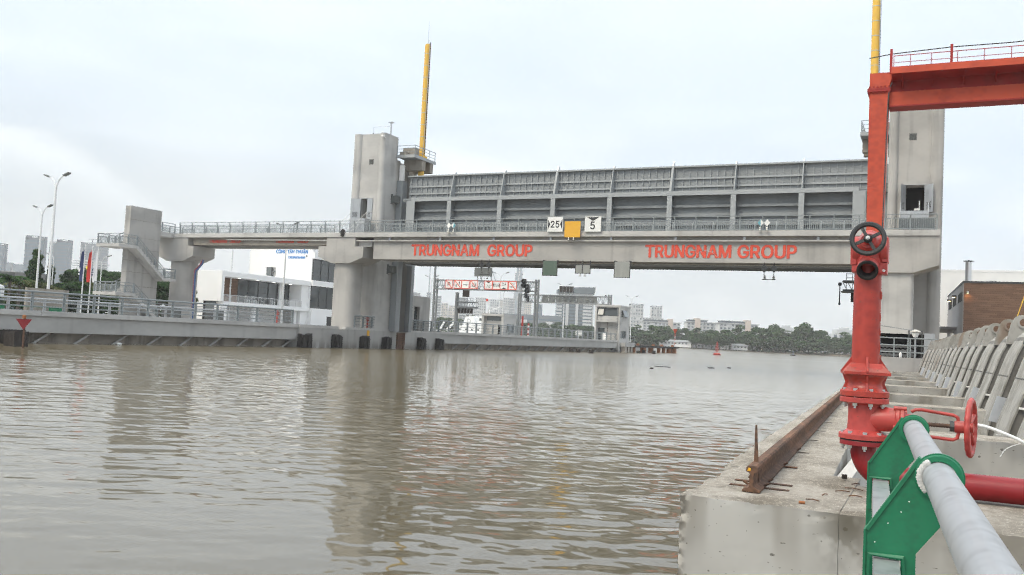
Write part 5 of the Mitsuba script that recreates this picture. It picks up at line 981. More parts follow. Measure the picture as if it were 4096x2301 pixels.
for i, (x, y, w, lb) in enumerate(((-17.89, 78.4, .30, 'floating clump of weed in mid channel, middle of three'), (-19.65, 66.2, .16, 'floating dark clump left in mid channel'), (-17.14, 82.3, .17, 'small floating clump right in mid channel'))):
    d = meshkit; ic = trimesh.creation.icosphere(3); v = np.array(ic.vertices)*[w, w*.6, .05]*(0.7+.6*meshkit.fbm(np.array(ic.vertices)*3+i, 3)[:, None]); single('floating_weed', lb, 'debris', (v+[x, y, .03], ic.faces), 'dark_timber', True)
single('floating_log', 'thin dark log floating in mid channel', 'log', M().tube([(-21.4, 72.9, .02), (-19.9, 72.4, .03)], .025, 7), 'dark_timber', 40)
single('floating_tub', 'white plastic tub floating before the left quay wall', 'tub', M().lathe([(0, -.05), (.14, 0), (.18, .10), (.15, .15), (0, .16)], (-49.8, 43.0, 0), n=14), 'lamp_white', 40)
for x, y, lb in ((-46.2, 32.95, 'dark square timber dolphin stump in front at the left edge'), (-50.0, 35.2, 'dark square timber dolphin stump behind at the left edge')):
    t = thing('dolphin', lb, 'pile'); s_ = .43 if x > -48 else .6
    for k in range(3): part(t, 'timber', M().box(x-s_+k*s_*.67, x-s_+(k+.96)*s_*.67, y-s_, y+s_, -1, .78+.03*k), 'dark_timber')
ts = thing('river_sign', 'rusty red triangle sign on a leaning post in the water at the left edge', 'sign'); c = (-43.4, 31.3)
part(ts, 'panel', M().ext([(-43.78, 1.56), (-43.02, 1.56), (-43.4, 0.98)], 'xz', 31.28, 31.32).turned(52, c), 'dark_red_pipe'); part(ts, 'post', M().tube([(-43.4, 31.36, -1), (-43.42, 31.36, 1.6)], .05, 8), 'rust', 40)
part(ts, 'lamp', M().lathe([(.09, 1.58), (.1, 1.72), (.05, 1.78), (0, 1.78)], (-43.4, 31.3, 0), n=12), 'rust_orange', 40)

# ------------------------------------------------------------------ right bank: buildings and yard
bb = thing('brick_building', 'brown clad flat-roofed building with a steel chimney at the right edge', 'building')
L0, L1 = (1.64, 75.0), (.76, 93.5)
part(bb, 'front_wall', M().hexa([(1.68, 75, 1.5), (11, 75.44, 1.5), (11, 75.9, 1.5), (1.68, 75.4, 1.5)], [(1.68, 75, 7.66), (11, 75.44, 7.66), (11, 75.9, 7.66), (1.68, 75.4, 7.66)]), 'brick_cladding')
part(bb, 'coping', M().hexa([(1.6, 74.95, 7.66), (11, 75.4, 7.66), (11, 76, 7.66), (1.6, 75.5, 7.66)], [(1.6, 74.95, 7.80), (11, 75.4, 7.80), (11, 76, 7.80), (1.6, 75.5, 7.80)]), 'frame_dark')
LX = lambda s, o=0: (1.64-.0474*s-o, 75+s)
def lpanel(s0, s1, z0, z1, o0, o1):
    a, b, c_, d_ = LX(s0, o0), LX(s1, o0), LX(s1, o1), LX(s0, o1); return M().hexa([(*a, z0), (*b, z0), (*c_, z0), (*d_, z0)], [(*a, z1), (*b, z1), (*c_, z1), (*d_, z1)])
part(bb, 'side_wall', lpanel(.02, 18.5, 1.5, 7.66, -.3, 0), 'grey_cladding'); part(bb, 'side_coping', lpanel(.4, 18.6, 7.66, 7.8, -.4, .04), 'frame_dark'); part(bb, 'roof', M().ext([(1.9, 75.5), (11, 75.9), (11, 93), (1.0, 93)], 'xy', 7.3, 7.5), 'roof_grey')
for a, b in ((.9, 4.5), (7.3, 10.3), (12.8, 16.0)):
    w = part(bb, 'window', lpanel(a, b, 6.36, 7.02, 0.001, .03), 'window_glass')
    for k in range(5): s_ = a+(b-a)*k/4; part(w, 'mullion', lpanel(s_-.06, s_+.06, 6.33, 7.05, .031, .06), 'frame_dark')
part(bb, 'canopy', lpanel(6.0, 19.5, 4.3, 4.5, .005, 1.2), 'grey_cladding'); part(bb, 'door', lpanel(9, 13, 1.6, 4.25, .002, .03), 'window_glass')
for s_, p in ((7.45, None), (13.4, None)):
    k = part(bb, 'wall_lamp', lpanel(s_-.25, s_+.25, 7.02, 7.16, .01, .35), 'frame_dark'); e = part(k, 'bulb', lpanel(s_-.15, s_+.15, 6.97, 7.015, .1, .28), 'white_paint'); scene[e]['emitter'] = {'type': 'area', 'radiance': rgb((3.5, 2.4, 1.2))}
k = part(bb, 'wall_lamp', M().tube([(1.93, 74.82, 6.83), (1.93, 74.82, 7.04)], .075, 12), 'stainless', 40); e = part(k, 'bulb', M().lathe([(0, 6.825), (.06, 6.825)], (1.93, 74.82, 0), (0, 0, 1), 12), 'white_paint'); scene[e]['emitter'] = {'type': 'area', 'radiance': rgb((55, 27, 9))}
part(bb, 'chimney', M().tube([(2.02, 78, 7.4), (2.02, 78, 9.5)], .23, 20), 'stainless', 40); part(bb, 'chimney_cap', M().lathe([(0, 9.68), (.38, 9.60), (.38, 9.57), (0, 9.57)], (2.02, 78, 0), n=20).tube([(1.88, 78, 9.4), (1.88, 78, 9.6)], .02, 5).tube([(2.16, 78, 9.4), (2.16, 78, 9.6)], .02, 5), 'frame_dark', 40)
part(bb, 'roof_unit', M().box(3.4, 3.95, 77, 77.6, 7.5, 8.0), 'galvanised')
wb = thing('white_building', 'tall plain white building behind the brown one', 'building'); part(wb, 'wall', M().box(-.6, 16, 96, 112, 1.5, 10.3), 'plaster_white'); part(wb, 'parapet', M().box(-.65, 16.05, 95.95, 96.3, 10.3, 10.5), 'plaster_white')
yr = thing('yard_railing', 'grey three-bar railing at the far end of the dike, before the dark shed', 'railing')
for z in (2.95, 2.55, 2.15): part(yr, 'rail', M().tube([(-3.3, 55, z), (.4, 55, z)], .035, 8), 'rail_paint', 40)
for x in (-3.0, -2.24, -1.52, -1.40, -.3, .4): part(yr, 'post', M().box(x-.035, x+.035, 54.96, 55.04, 1.32, 2.97), 'rail_paint')
sd = thing('storage_shed', 'dark open shed with a sagging tarpaulin roof at the dike end', 'shed')
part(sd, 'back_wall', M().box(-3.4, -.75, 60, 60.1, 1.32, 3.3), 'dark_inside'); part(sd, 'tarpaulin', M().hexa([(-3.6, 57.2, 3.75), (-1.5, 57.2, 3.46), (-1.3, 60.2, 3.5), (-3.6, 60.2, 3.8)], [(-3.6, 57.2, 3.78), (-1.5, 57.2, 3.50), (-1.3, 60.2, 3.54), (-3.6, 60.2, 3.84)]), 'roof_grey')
for x in (-3.45, -1.55, -.85): part(sd, 'post', M().box(x-.04, x+.04, 57.4, 57.5, 1.32, 3.5), 'frame_dark')
for k in range(5): single('sheet_stack', f'dark grey corrugated sheet under the shed roof, {["lowest", "second lowest", "middle", "second highest", "topmost"][k]} of the pile', 'sheets', M().ext([(-3.2+.12*i, 1.36+.26*k+(.06 if i % 2 else 0)) for i in range(18)]+[(-3.2+.12*i, 1.52+.26*k+(.06 if i % 2 else 0)) for i in range(17, -1, -1)], 'xz', 57.8, 59.5), 'sheet_grey', group='stacked sheets in the shed')
single('grey_locker', 'tall grey locker right of the dark shed', 'locker', M().box(-.72, -.16, 56.2, 56.9, 1.32, 3.3).box(-.45, -.43, 56.18, 56.2, 1.4, 3.2), 'galvanised')
t = thing('yard_lantern', 'pale square lantern standing by the shed', 'lantern'); part(t, 'body', M().lathe([(.12, 3.05), (.2, 3.3), (.12, 3.34)], (-1.17, 56.0, 0), n=4), 'sign_white'); part(t, 'cap', M().lathe([(.3, 3.34), (.3, 3.38), (.05, 3.5), (0, 3.5)], (-1.17, 56, 0), n=4), 'tower_cream'); part(t, 'post', M().tube([(-1.17, 56, 1.32), (-1.17, 56, 3.05)], .05, 8), 'galvanised', 40)
single('white_wall', 'low white panel wall closing the far end of the dike', 'wall', M().box(-2.75, -.58, 45.0, 45.09, 0.4, 1.89), 'concrete_light')
single('white_jug', 'small white jug on top of the low white panel wall', 'jug', M().lathe([(0, 1.89), (.06, 1.89), (.065, 2.05), (.03, 2.1), (.03, 2.14), (0, 2.14)], (-1.55, 45.05, 0), n=12), 'white_paint', 40)

# ------------------------------------------------------------------ red gantry crane
cr = thing('gantry_crane', 'big red gantry crane with a railed girder at the right edge', 'gantry crane'); CY = 40.0
part(cr, 'leg', M().hexa([(-2.80, CY, 1.5), (-2.28, CY, 1.5), (-2.28, CY+.7, 1.5), (-2.80, CY+.7, 1.5)], [(-2.857, CY, 13.05), (-2.10, CY, 13.05), (-2.10, CY+.9, 13.05), (-2.857, CY+.9, 13.05)]), 'crane_red')
part(cr, 'leg_flange', M().box(-2.94, -2.04, CY-.08, CY+.98, 13.05, 13.12).box(-2.94, -2.04, CY-.08, CY+.98, 13.125, 13.19), 'crane_dark_red')
for k in range(6): part(cr, 'bolt', M().lathe([(.035, 12.98), (.035, 13.28), (0, 13.28)], (-2.85+.15*k, CY-.04, 0), n=6), 'crane_dark_red')
part(cr, 'knee', M().ext([(-2.857, 13.2), (-2.10, 13.2), (-2.03, 13.5), (-1.99, 13.86), (-2.857, 13.86)], 'xz', CY, CY+.9), 'crane_red')
part(cr, 'girder', M().box(-2.09, 14.5, CY+.15, CY+.9, 12.46, 13.04), 'crane_red')
part(cr, 'girder_web', M().box(-2.05, 14.5, CY+.35, CY+.9, 13.05, 13.80), 'crane_dark_red')
part(cr, 'girder_edge', M().box(-2.09, 14.5, CY+.10, CY+.95, 12.40, 12.455), 'crane_dark_red')
part(cr, 'walkway', M().box(-1.98, 14.5, CY-.75, CY+.34, 13.55, 13.60), 'crane_dark_red')
part(cr, 'walkway_beam', M().box(-1.98, 14.5, CY-.80, CY-.72, 13.56, 13.84), 'crane_red')
for k in range(14): part(cr, 'walkway_bracket', M().ext([(CY-.7, 13.54), (CY+.34, 13.54), (CY+.34, 13.2)], 'yz', -1.6+1.15*k, -1.56+1.15*k), 'crane_dark_red')
rl = part(cr, 'hand_rail', M().tube([(-1.93, CY-.76, 14.30), (14.5, CY-.76, 14.30)], .017, 6).tube([(-1.93, CY-.76, 14.02), (14.5, CY-.76, 14.02)], .013, 6), 'crane_dark_red', 40)
for x in (-1.9, -1.28, -.5, .45, 1.4, 2.35, 3.3, 4.25, 5.2, 6.2, 7.2, 8.2): part(rl, 'post', M().tube([(x, CY-.76, 13.85), (x, CY-.76, 14.3)], .015, 6), 'crane_dark_red', 40)
for x in (-2.04, .24, 4.6): part(cr, 'cable_post', M().box(x-.05, x+.05, CY-.05, CY+.05, 13.8, 14.83), 'crane_dark_red')
part(cr, 'power_cable', M().tube([(-2.9, CY, 14.52), (-2.0, CY, 14.63), (.24, CY, 14.72), (2.4, CY, 14.70), (4.6, CY, 14.78), (8, CY, 14.7)], .022, 6), 'frame_dark', 40)
part(cr, 'conduit', M().tube([(-1.98, CY-.05, 13.4), (-2.09, CY-.05, 13.1), (-2.12, CY-.03, 12.5), (-2.2, CY-.03, 7.0)], .025, 6), 'frame_dark', 40)
part(cr, 'bogie', M().box(-2.9, -2.2, CY-1.2, CY+1.9, 1.42, 1.95), 'crane_red')
for q in (-.8, 1.5): part(cr, 'wheel', M().lathe([(0, -.1), (.22, -.1), (.22, .1), (0, .1)], (-2.55, CY+q, 1.66), (1, 0, 0), 20), 'frame_dark', 40)
part(cr, 'far_leg', M().box(13.2, 14, CY, CY+.9, .5, 12.4), 'crane_red')

# ------------------------------------------------------------------ dike: walls, rail, cross walls
DL = lambda y: -1.04-0.040*(y-4.03)       # river side edge of the dike
DR = lambda y: -0.495-0.047*(y-5.19)      # inner edge of the long wall
ZT = 1.325
dk_ = thing('dike_wall', 'long raw concrete dike wall running away from the viewer with the rail on top', 'wall')
def rough_block(x0, x1, y0, y1, z0, z1, seed, amp=.012, res=.05, edge=.03, skip=''):
    nx, ny, nz = (max(2, int(abs(b-a)/res)) for a, b in ((x0, x1), (y0, y1), (z0, z1)))
    V, F, n = [], [], 0
    def grid(fn, a, b):
        nonlocal n
        u, v = np.meshgrid(np.linspace(0, 1, a+1), np.linspace(0, 1, b+1), indexing='ij'); V.append(fn(u.ravel(), v.ravel()))
        i = np.arange((a+1)*(b+1)).reshape(a+1, b+1)+n; F.append(np.stack([i[:-1, :-1], i[1:, :-1], i[1:, 1:], i[:-1, 1:]], -1).reshape(-1, 4)); n += (a+1)*(b+1)
    L = lambda a, b, t: a+(b-a)*t
    grid(lambda u, v: np.stack([L(x0, x1, u), L(y0, y1, v), u*0+z1], 1), nx, ny)
    grid(lambda u, v: np.stack([L(x0, x1, u), u*0+y0, L(z0, z1, v)], 1), nx, nz)
    grid(lambda u, v: np.stack([L(x0, x1, u), u*0+y1, L(z0, z1, v)], 1), nx, nz)
    grid(lambda u, v: np.stack([u*0+x0, L(y0, y1, u), L(z0, z1, v)], 1), ny, nz)
    grid(lambda u, v: np.stack([u*0+x1, L(y0, y1, u), L(z0, z1, v)], 1), ny, nz)
    P = np.vstack(V); c = np.array([(x0+x1)/2, (y0+y1)/2, (z0+z1)/2])
    far = P[:, 0]*0+9; dx = np.minimum(far if 'l' in skip else abs(P[:, 0]-x0), far if 'r' in skip else abs(P[:, 0]-x1)); dy = np.minimum(far if 'f' in skip else abs(P[:, 1]-y0), far if 'b' in skip else abs(P[:, 1]-y1)); dz = abs(P[:, 2]-z1)
    e = np.sort(np.stack([dx, dy, dz], 1), 1)[:, 1]              # distance to the nearest edge
    chip = np.exp(-(e/edge)**2)*edge*(0.10+1.3*np.clip(meshkit.fbm(P*13.0, 3, seed)-.45, 0, 1))
    dirn = P-np.clip(P, np.array([x0-('l' in skip), y0-('f' in skip), z0])+edge*2, np.array([x1+('r' in skip), y1+('b' in skip), z1])-edge*2); nn = np.linalg.norm(dirn, axis=1, keepdims=True)
    P = P-np.where(nn > 0, dirn/np.maximum(nn, 1e-9), 0)*chip[:, None]+amp*(meshkit.fbm(P*4.0, 3, seed+5)[:, None]-.5)*np.array([.3, .3, .6])
    return trimesh.Trimesh(P, np.vstack([np.vstack(F)[:, [0, 1, 2]], np.vstack(F)[:, [0, 2, 3]]]), process=False)
def sheared(m, y0): m.vertices[:, 0] += -0.042*(m.vertices[:, 1]-y0); return m
part(dk_, 'wall_end', rough_block(-1.04, -.36, 4.03, 5.19, -1.2, ZT, 3, .014, .016, .042, 'rb'), 'dike_rough', 30)
part(dk_, 'wall', sheared(rough_block(-1.088, -.497, 5.192, 14.0, -1.2, ZT-.002, 4, .010, .045, .03, 'fb'), 5.19), 'dike_rough', 30)
part(dk_, 'wall', sheared(rough_block(-1.46, -.87, 14.002, 44.9, -1.2, ZT-.003, 6, .01, .2, .03), 14.0), 'dike_concrete', 30)
fw = thing('cross_wall', 'concrete end wall facing the viewer under the green railing', 'wall')
part(fw, 'wall', rough_block(-.3585, 4.0, 4.034, 4.98, -.2, ZT-.004, 8, .012, .03, .030, 'l'), 'dike_rough', 30)
cy_ = (8.5, 13.4, 16.9, 21.5, 26.3, 30.4, 34.8, 39.2)
cl_ = ['first concrete cross wall behind the red hydrant', 'second concrete cross wall behind the red hydrant', 'third concrete cross wall behind the hydrant', 'fourth concrete cross wall behind the hydrant', 'fifth concrete cross wall behind the hydrant', 'sixth concrete cross wall behind the hydrant', 'seventh, thin-looking concrete cross wall', 'farthest concrete cross wall before the white panel wall']
for i, y in enumerate(cy_):
    single('cross_wall', cl_[i], 'wall', sheared(rough_block(DR(y)+.002, DR(y)+(3.0 if i == 0 else 2.6), y, y+.62, .3, ZT-.004-.001*i, 20+i, .012, .07, .03), y), 'dike_concrete', 30)
single('inner_block', 'smooth pale concrete corner block between dike wall and end wall', 'block', M().box(-.50, -.42, 5.2, 6.9, .3, ZT-.03), 'concrete')
rail_dir = np.array([-0.0487, 1, 0]); RP = lambda y: np.array([-.768-.0487*(y-4.27), y, ZT])
prof = [(-.041, 0), (.041, 0), (.041, .008), (.012, .022), (.009, .028), (.009, .085), (.014, .09), (.025, .094), (.025, .112), (.018, .12), (-.018, .12), (-.025, .112), (-.025, .094), (-.014, .09), (-.009, .085), (-.009, .028), (-.012, .022), (-.041, .008)]
m = M(); ys = np.concatenate([np.linspace(4.27, 13, 30), np.linspace(14, 44, 20)]); g = np.random.default_rng(2)
for i, (a, b) in enumerate(zip(ys[:-1], ys[1:])):
    A_ = [RP(a)+np.array([x, 0, z+.004]) for x, z in prof]; B_ = [RP(b)+np.array([x, 0, z+.004]) for x, z in prof]; n_ = len(prof)
    m.add(A_+B_, [[j, (j+1) % n_, n_+(j+1) % n_, n_+j] for j in range(n_)])
    if i == 0:
        tri = trimesh.creation.triangulate_polygon(Polygon(prof), engine='earcut'); m.add([RP(a)+np.array([x, 0, z+.004]) for x, z in tri[0]], tri[1])
rr = thing('crane_rail', 'rusty steel crane rail along the top of the dike wall', 'rail'); part(rr, 'rail', m, 'rust', 40)
part(rr, 'paint_dab', M().ext([(x*.8, z) for x, z in ((-.026, .1), (.0, .098), (.004, .112), (-.02, .117))], 'xz', -.003, 0).mesh(trimesh.Trimesh()) if False else M().add([RP(4.268)+np.array([x, 0, z]) for x, z in ((-.020, .102), (-.006, .100), (-.003, .114), (-.014, .117))], [[0, 1, 2, 3]]), 'sign_yellow')
for i, y in enumerate((4.45, 4.62, 5.35, 6.2, 7.1, 8.0, 9.0, 10.0, 11.2, 12.4)):
    for s in ((-1, 1) if i < 2 else (1,)):
        p = RP(y); L = .11 if i < 2 else .07; mt = 'rust' if i < 3 else 'concrete_weathered'
        part(rr, 'clip_plate', M().box(*sorted((p[0]+s*.043, p[0]+s*(.043+L*(1 if s > 0 else .75)))), y-.018, y+.018, ZT+.002, ZT+.006), mt)
        if i < 4: part(rr, 'clip_bolt', M().tube([(p[0]+s*.036, y, ZT+.012), (p[0]+s*.060, y, ZT+.026)], .006, 6), 'rust', 40)
sk_ = single('steel_spike', 'upright tapered rusty steel spike at the near end of the rail', 'spike', M().hexa([(-.790, 4.44, ZT+.02), (-.762, 4.44, ZT+.02), (-.762, 4.452, ZT+.02), (-.790, 4.452, ZT+.02)], [(-.792, 4.46, ZT+.30), (-.784, 4.46, ZT+.30), (-.784, 4.466, ZT+.30), (-.792, 4.466, ZT+.30)]), 'rust')
for i, (x, y, L, a) in enumerate(((-.43, 4.6, .07, .4), (-.40, 4.75, .09, -.3), (-.47, 4.42, .05, 1.2), (-.36, 4.5, .06, .1), (-.52, 4.25, .06, -.2), (-.38, 4.9, .05, .8))):
    single('wire_scrap', 'short rusty tie wire scrap lying on the dike top', 'wire', M().tube([(x, y, ZT+.006), (x+L*.5*math.cos(a), y+L*.5*math.sin(a), ZT+.010), (x+L*math.cos(a), y+L*math.sin(a), ZT+.006)], .0028, 5), 'rust', 40, group='wire scraps on the dike')
single('cigarette_end', 'orange cigarette end lying on the dike top', 'cigarette end', M().tube([(-.535, 4.13, ZT+.008), (-.51, 4.135, ZT+.008)], .006, 8), 'rust_orange', 40)
single('wood_chip', 'small brown cube of wood at the dike wall corner', 'wood', M().bar((-.44, 5.05, ZT+.02), (-.418, 5.057, ZT+.02), .022), 'dark_timber')

# ------------------------------------------------------------------ riveted steel arches behind the dike
ay = [9.2, 10.9, 12.7, 14.44, 15.99, 17.86, 19.35, 20.93, 23.03, 24.25, 26.0, 27.88, 29.71, 31.21, 33.31, 35.72, 38.53, 42.0]
A0 = lambda y: -0.046*y
cu = [(1.13, .90), (1.20, 1.28), (1.30, 1.57), (1.43, 1.97), (1.50, 2.15), (1.58, 2.29), (1.70, 2.42), (1.84, 2.51), (2.10, 2.59)]
def spline(pts, n):
    P = np.array(pts); t = np.linspace(0, len(P)-1, n); from scipy.interpolate import CubicSpline; return CubicSpline(np.arange(len(P)), P)(t)
C = spline(cu, 26); tg = np.gradient(C, axis=0); tg /= np.linalg.norm(tg, axis=1, keepdims=True); nr = np.stack([tg[:, 1], -tg[:, 0]], 1)    # inward normal
ORD = 'nearest second third fourth fifth sixth seventh eighth ninth tenth eleventh twelfth thirteenth fourteenth fifteenth sixteenth seventeenth farthest'.split()
def arch(i, y, dy):
    t = thing('steel_arch', ('riveted grey steel arch plate, nearest of the row, cut by the right edge' if i == 0 else f'weathered riveted steel arch, {ORD[i]} from the viewer in the receding row'), 'steel arch', 'row of riveted steel arches'); o = A0(y)
    P = lambda k, d, yy: (C[k, 0]+nr[k, 0]*d+o-0.046*(yy-y), yy, C[k, 1]+nr[k, 1]*d)
    n = len(C); w = dy*0.60
    def band(d0, d1, ya, yb):
        m = M(); V = [q for k in range(n) for q in (P(k, d0, ya), P(k, d0, yb), P(k, d1, yb), P(k, d1, ya))]
        F = []
        for k in range(n-1):
            a = 4*k; F += [[a, a+1, a+5, a+4], [a+1, a+2, a+6, a+5], [a+2, a+3, a+7, a+6], [a+3, a, a+4, a+7]]
        F += [[0, 1, 2, 3], [4*n-4, 4*n-3, 4*n-2, 4*n-1]]
        return m.add(V, F)
    part(t, 'flange', band(0, .02, y, y+w), 'arch_steel', 30); part(t, 'web', band(.021, .30, y+.02, y+.04), 'arch_web', 30); part(t, 'inner_flange', band(.30, .32, y-.03, y+.12), 'arch_steel', 30); part(t, 'back_plate', band(.34, .36, y+.05, y+dy*.98), 'arch_web', 30)
    b = M()
    for k in range(2, n-2): 
        q = P(k, .255, y+.02); b.lathe([(0, .018), (.014, .016), (.018, 0)], q, (0, -1, 0), 6)
    part(t, 'rivets', b, 'arch_steel', 30, kind='stuff')
    lx, lz = 1.73+o, 2.53
    ring = Point(lx, lz).buffer(.118).union(Polygon([(lx-.135, lz), (lx-.20, lz-.30), (lx-.10, lz-.30), (lx+.16, lz-.08), (lx+.135, lz)])).difference(Point(lx+.02, lz+.01).buffer(.055))
    part(t, 'lug', M().ext(ring, 'xz', y-.03, y+.05), 'arch_steel'); part(t, 'lug_boss', M().ext(Point(lx+.02, lz+.01).buffer(.085).difference(Point(lx+.02, lz+.01).buffer(.055)), 'xz', y-.055, y-.03), 'arch_steel')
    part(t, 'cross_bar', M().bar((1.29+o, y-.02, 1.50), (1.56+o, y-.02, 1.48), .025, .025), 'white_paint')
    if i % 2 == 0: part(t, 'foot_plate', M().hexa([(1.16+o, y-.25, 1.25), (1.36+o, y-.25, 1.22), (1.36+o, y-.235, 1.22), (1.16+o, y-.235, 1.25)], [(1.25+o, y-.20, 1.56), (1.45+o, y-.20, 1.52), (1.45+o, y-.185, 1.52), (1.25+o, y-.185, 1.56)]), 'zinc')
    for k in (8, 15): part(t, 'weld_seam', M().add([P(k, -.004, y), P(k, -.004, y+w), P(k+1, -.004, y+w), P(k+1, -.004, y)], [[0, 1, 2, 3]]) if k == 15 else M().tube([P(k, -.002, y), P(k, -.002, y+w)], .008, 5), 'arch_web')
for i, y in enumerate(ay): arch(i, y, (ay[i+1]-y) if i+1 < len(ay) else 3.0)
single('lifting_strap', 'pale yellow lifting strap rising from an arch lug at the right edge', 'strap', M().hexa([(1.0, 14.5, 2.62), (1.012, 14.5, 2.62), (1.012, 14.51, 2.62), (1.0, 14.51, 2.62)], [(1.12, 14.5, 3.05), (1.135, 14.5, 3.05), (1.135, 14.51, 3.05), (1.12, 14.51, 3.05)]), 'yellow_paint')
cb = thing('white_cable', 'thick white cable with a loose tie lying over the cross walls at the right', 'cable'); KY = 8.4
ck = lambda x, z: (x*1.5, KY, 2+(z-2)*1.5)
part(cb, 'cable', M().tube([tuple(q) for q in spline([ck(.18, 1.64), ck(.23, 1.632), ck(.28, 1.62), ck(.37, 1.588), ck(.43, 1.56), ck(.6, 1.47)], 24)], .014, 8), 'cable_white', 40)
part(cb, 'tie', M().tube([tuple(q) for q in spline([ck(.32, 1.47), ck(.335, 1.50), ck(.36, 1.525), ck(.42, 1.555)], 12)], .0035, 5).tube([tuple(q) for q in spline([ck(.30, 1.59), ck(.36, 1.588), ck(.42, 1.565)], 8)], .003, 5), 'cable_white', 40)

# ------------------------------------------------------------------ red hydrant standpipe
hy = thing('standpipe', 'red fire standpipe with a black handwheel, flanges and a side gate valve on the dike', 'fire hydrant'); hx, hyy = -.325, 4.8; O = (hx, hyy, 0)
part(hy, 'column', M().lathe([(.066, 1.93), (.064, 2.44)], O, n=40), 'red_paint', 40)
part(hy, 'column_seam', M().lathe([(.006, 2.0), (.008, 2.03), (.006, 2.06)], (hx+.060, hyy-.015, 0), n=8).lathe([(.006, 2.09), (.008, 2.11), (.006, 2.13)], (hx+.060, hyy-.015, 0), n=8).lathe([(.006, 2.16), (.008, 2.18), (.006, 2.2)], (hx+.060, hyy-.015, 0), n=8).lathe([(.007, 2.27), (.009, 2.29), (.007, 2.31)], (hx+.062, hyy-.015, 0), n=8), 'red_paint', 40)
# square skirt over a waisted neck
sq = lambda r, z: [(hx-r, hyy-r, z), (hx+r, hyy-r, z), (hx+r, hyy+r, z), (hx-r, hyy+r, z)]
m = M().hexa(sq(.107, 1.894), sq(.107, 1.908)).hexa(sq(.107, 1.908), sq(.070, 1.950)); part(hy, 'skirt', m.turned(10, O), 'red_paint')
part(hy, 'neck', M().lathe([(.108, 1.893), (.092, 1.878), (.083, 1.862), (.082, 1.845), (.088, 1.828), (.104, 1.814)], O, n=40), 'red_paint', 40)
for k in range(4):
    a = math.radians(-80+90*k); c_, s_ = math.cos(a), math.sin(a); D2 = lambda r, z: (hx+r*c_, hyy+r*s_, z)
    t_ = np.array([-s_, c_, 0])*.005; pl_ = lambda pts: M().hexa([np.array(D2(*q))-t_ for q in pts], [np.array(D2(*q))+t_ for q in pts])
    part(hy, 'gusset', pl_([(.06, 1.905), (.112, 1.905), (.112, 1.913), (.06, 1.990)]), 'red_paint'); part(hy, 'gusset', pl_([(.07, 1.812), (.108, 1.812), (.092, 1.852), (.07, 1.852)]), 'red_paint'); part(hy, 'gusset', pl_([(.07, 1.852), (.092, 1.852), (.106, 1.893), (.07, 1.893)]), 'red_paint')
part(hy, 'flange', M().lathe([(0, 1.814), (.112, 1.814), (.115, 1.811), (.115, 1.787), (.112, 1.784), (0, 1.784)], O, n=48), 'red_paint', 40)
part(hy, 'flange', M().lathe([(0, 1.781), (.112, 1.781), (.115, 1.778), (.115, 1.757), (.112, 1.754), (0, 1.754)], O, n=48), 'red_valve', 40)
def bolts(z0, z1, n, r, off, nuts=True):
    for k in range(n):
        a = off+2*math.pi*k/n; x, y = hx+r*math.cos(a), hyy+r*math.sin(a)
        b = part(hy, 'bolt', M().lathe([(0, z1+.012), (.0115, z1+.012), (.0115, z1), (.006, z1), (.006, z0-.026), (0, z0-.026)], (x, y, 0), n=6), 'zinc')
        part(b, 'nut', M().lathe([(.006, z0), (.012, z0), (.012, z0-.015), (.006, z0-.015)], (x, y, 0), n=6), 'nut_metal')
bolts(1.754, 1.814, 8, .094, .39)
part(hy, 'valve_body', M().lathe([(.098, 1.754), (.076, 1.744), (.074, 1.70), (.075, 1.66), (.078, 1.62), (.100, 1.602)], O, n=40), 'red_valve', 40)
bon = M().tube([(hx, hyy, 1.672), (hx+.07, hyy-.01, 1.680), (hx+.14, hyy-.012, 1.680), (hx+.172, hyy-.012, 1.680)], [.060, .062, .058, .050], 24)
part(hy, 'valve_bonnet', bon, 'red_valve', 40)
part(hy, 'bonnet_flange', M().lathe([(0, .146), (.058, .146), (.062, .150), (.062, .164), (.058, .168), (.063, .17), (.063, .184), (.055, .188), (.038, .19), (.03, .225), (0, .225)], (hx, hyy-.012, 1.680), (1, 0, 0), 28), 'red_valve', 40)
for a in (.6, 2.0, 3.6, 5.2): part(hy, 'bonnet_bolt', M().tube([(hx+.138, hyy-.012+.066*math.cos(a), 1.680+.066*math.sin(a)), (hx+.196, hyy-.012+.066*math.cos(a), 1.680+.066*math.sin(a))], .010, 8), 'red_valve', 40)
V0 = np.array([hx, hyy-.012, 1.672])
part(hy, 'yoke', M().tube([V0+(.215, 0, .055), V0+(.235, 0, .066), V0+(.262, 0, .068), V0+(.40, 0, .053), V0+(.418, 0, .044), V0+(.425, 0, .012)], .0085, 10).tube([V0+(.215, 0, -.045), V0+(.24, 0, -.055), V0+(.40, 0, -.064), V0+(.418, 0, -.054), V0+(.425, 0, -.02)], .0085, 10), 'red_valve', 40)
part(hy, 'yoke_hub', M().lathe([(0, .405), (.026, .405), (.029, .41), (.029, .445), (.02, .452), (0, .452)], V0, (1, 0, 0), 20).lathe([(0, .225), (.02, .225), (.024, .26), (.024, .275), (.012, .28)], V0, (1, 0, 0), 20), 'red_valve', 40)
sp_ = [( .0085+(.0025 if k % 2 else 0), .27+.0055*k) for k in range(26)]; part(hy, 'threaded_stem', M().lathe(sp_, V0, (1, 0, 0), 12), 'rust', 60); part(hy, 'stem_block', M().lathe([(0, .385), (.025, .385), (.025, .405), (0, .405)], V0, (1, 0, 0), 8), 'frame_dark')
ax = np.array([math.cos(.16), -math.sin(.16), 0]); wc = V0+np.array([.475, 0, 0]); u_ = np.array([-ax[1], ax[0], 0]); w_ = np.array([0, 0, 1.0])
rim = [wc+(u_*math.cos(t)+w_*math.sin(t))*(.128+.003*math.cos(16*t)) for t in np.arange(64)*2*math.pi/64]
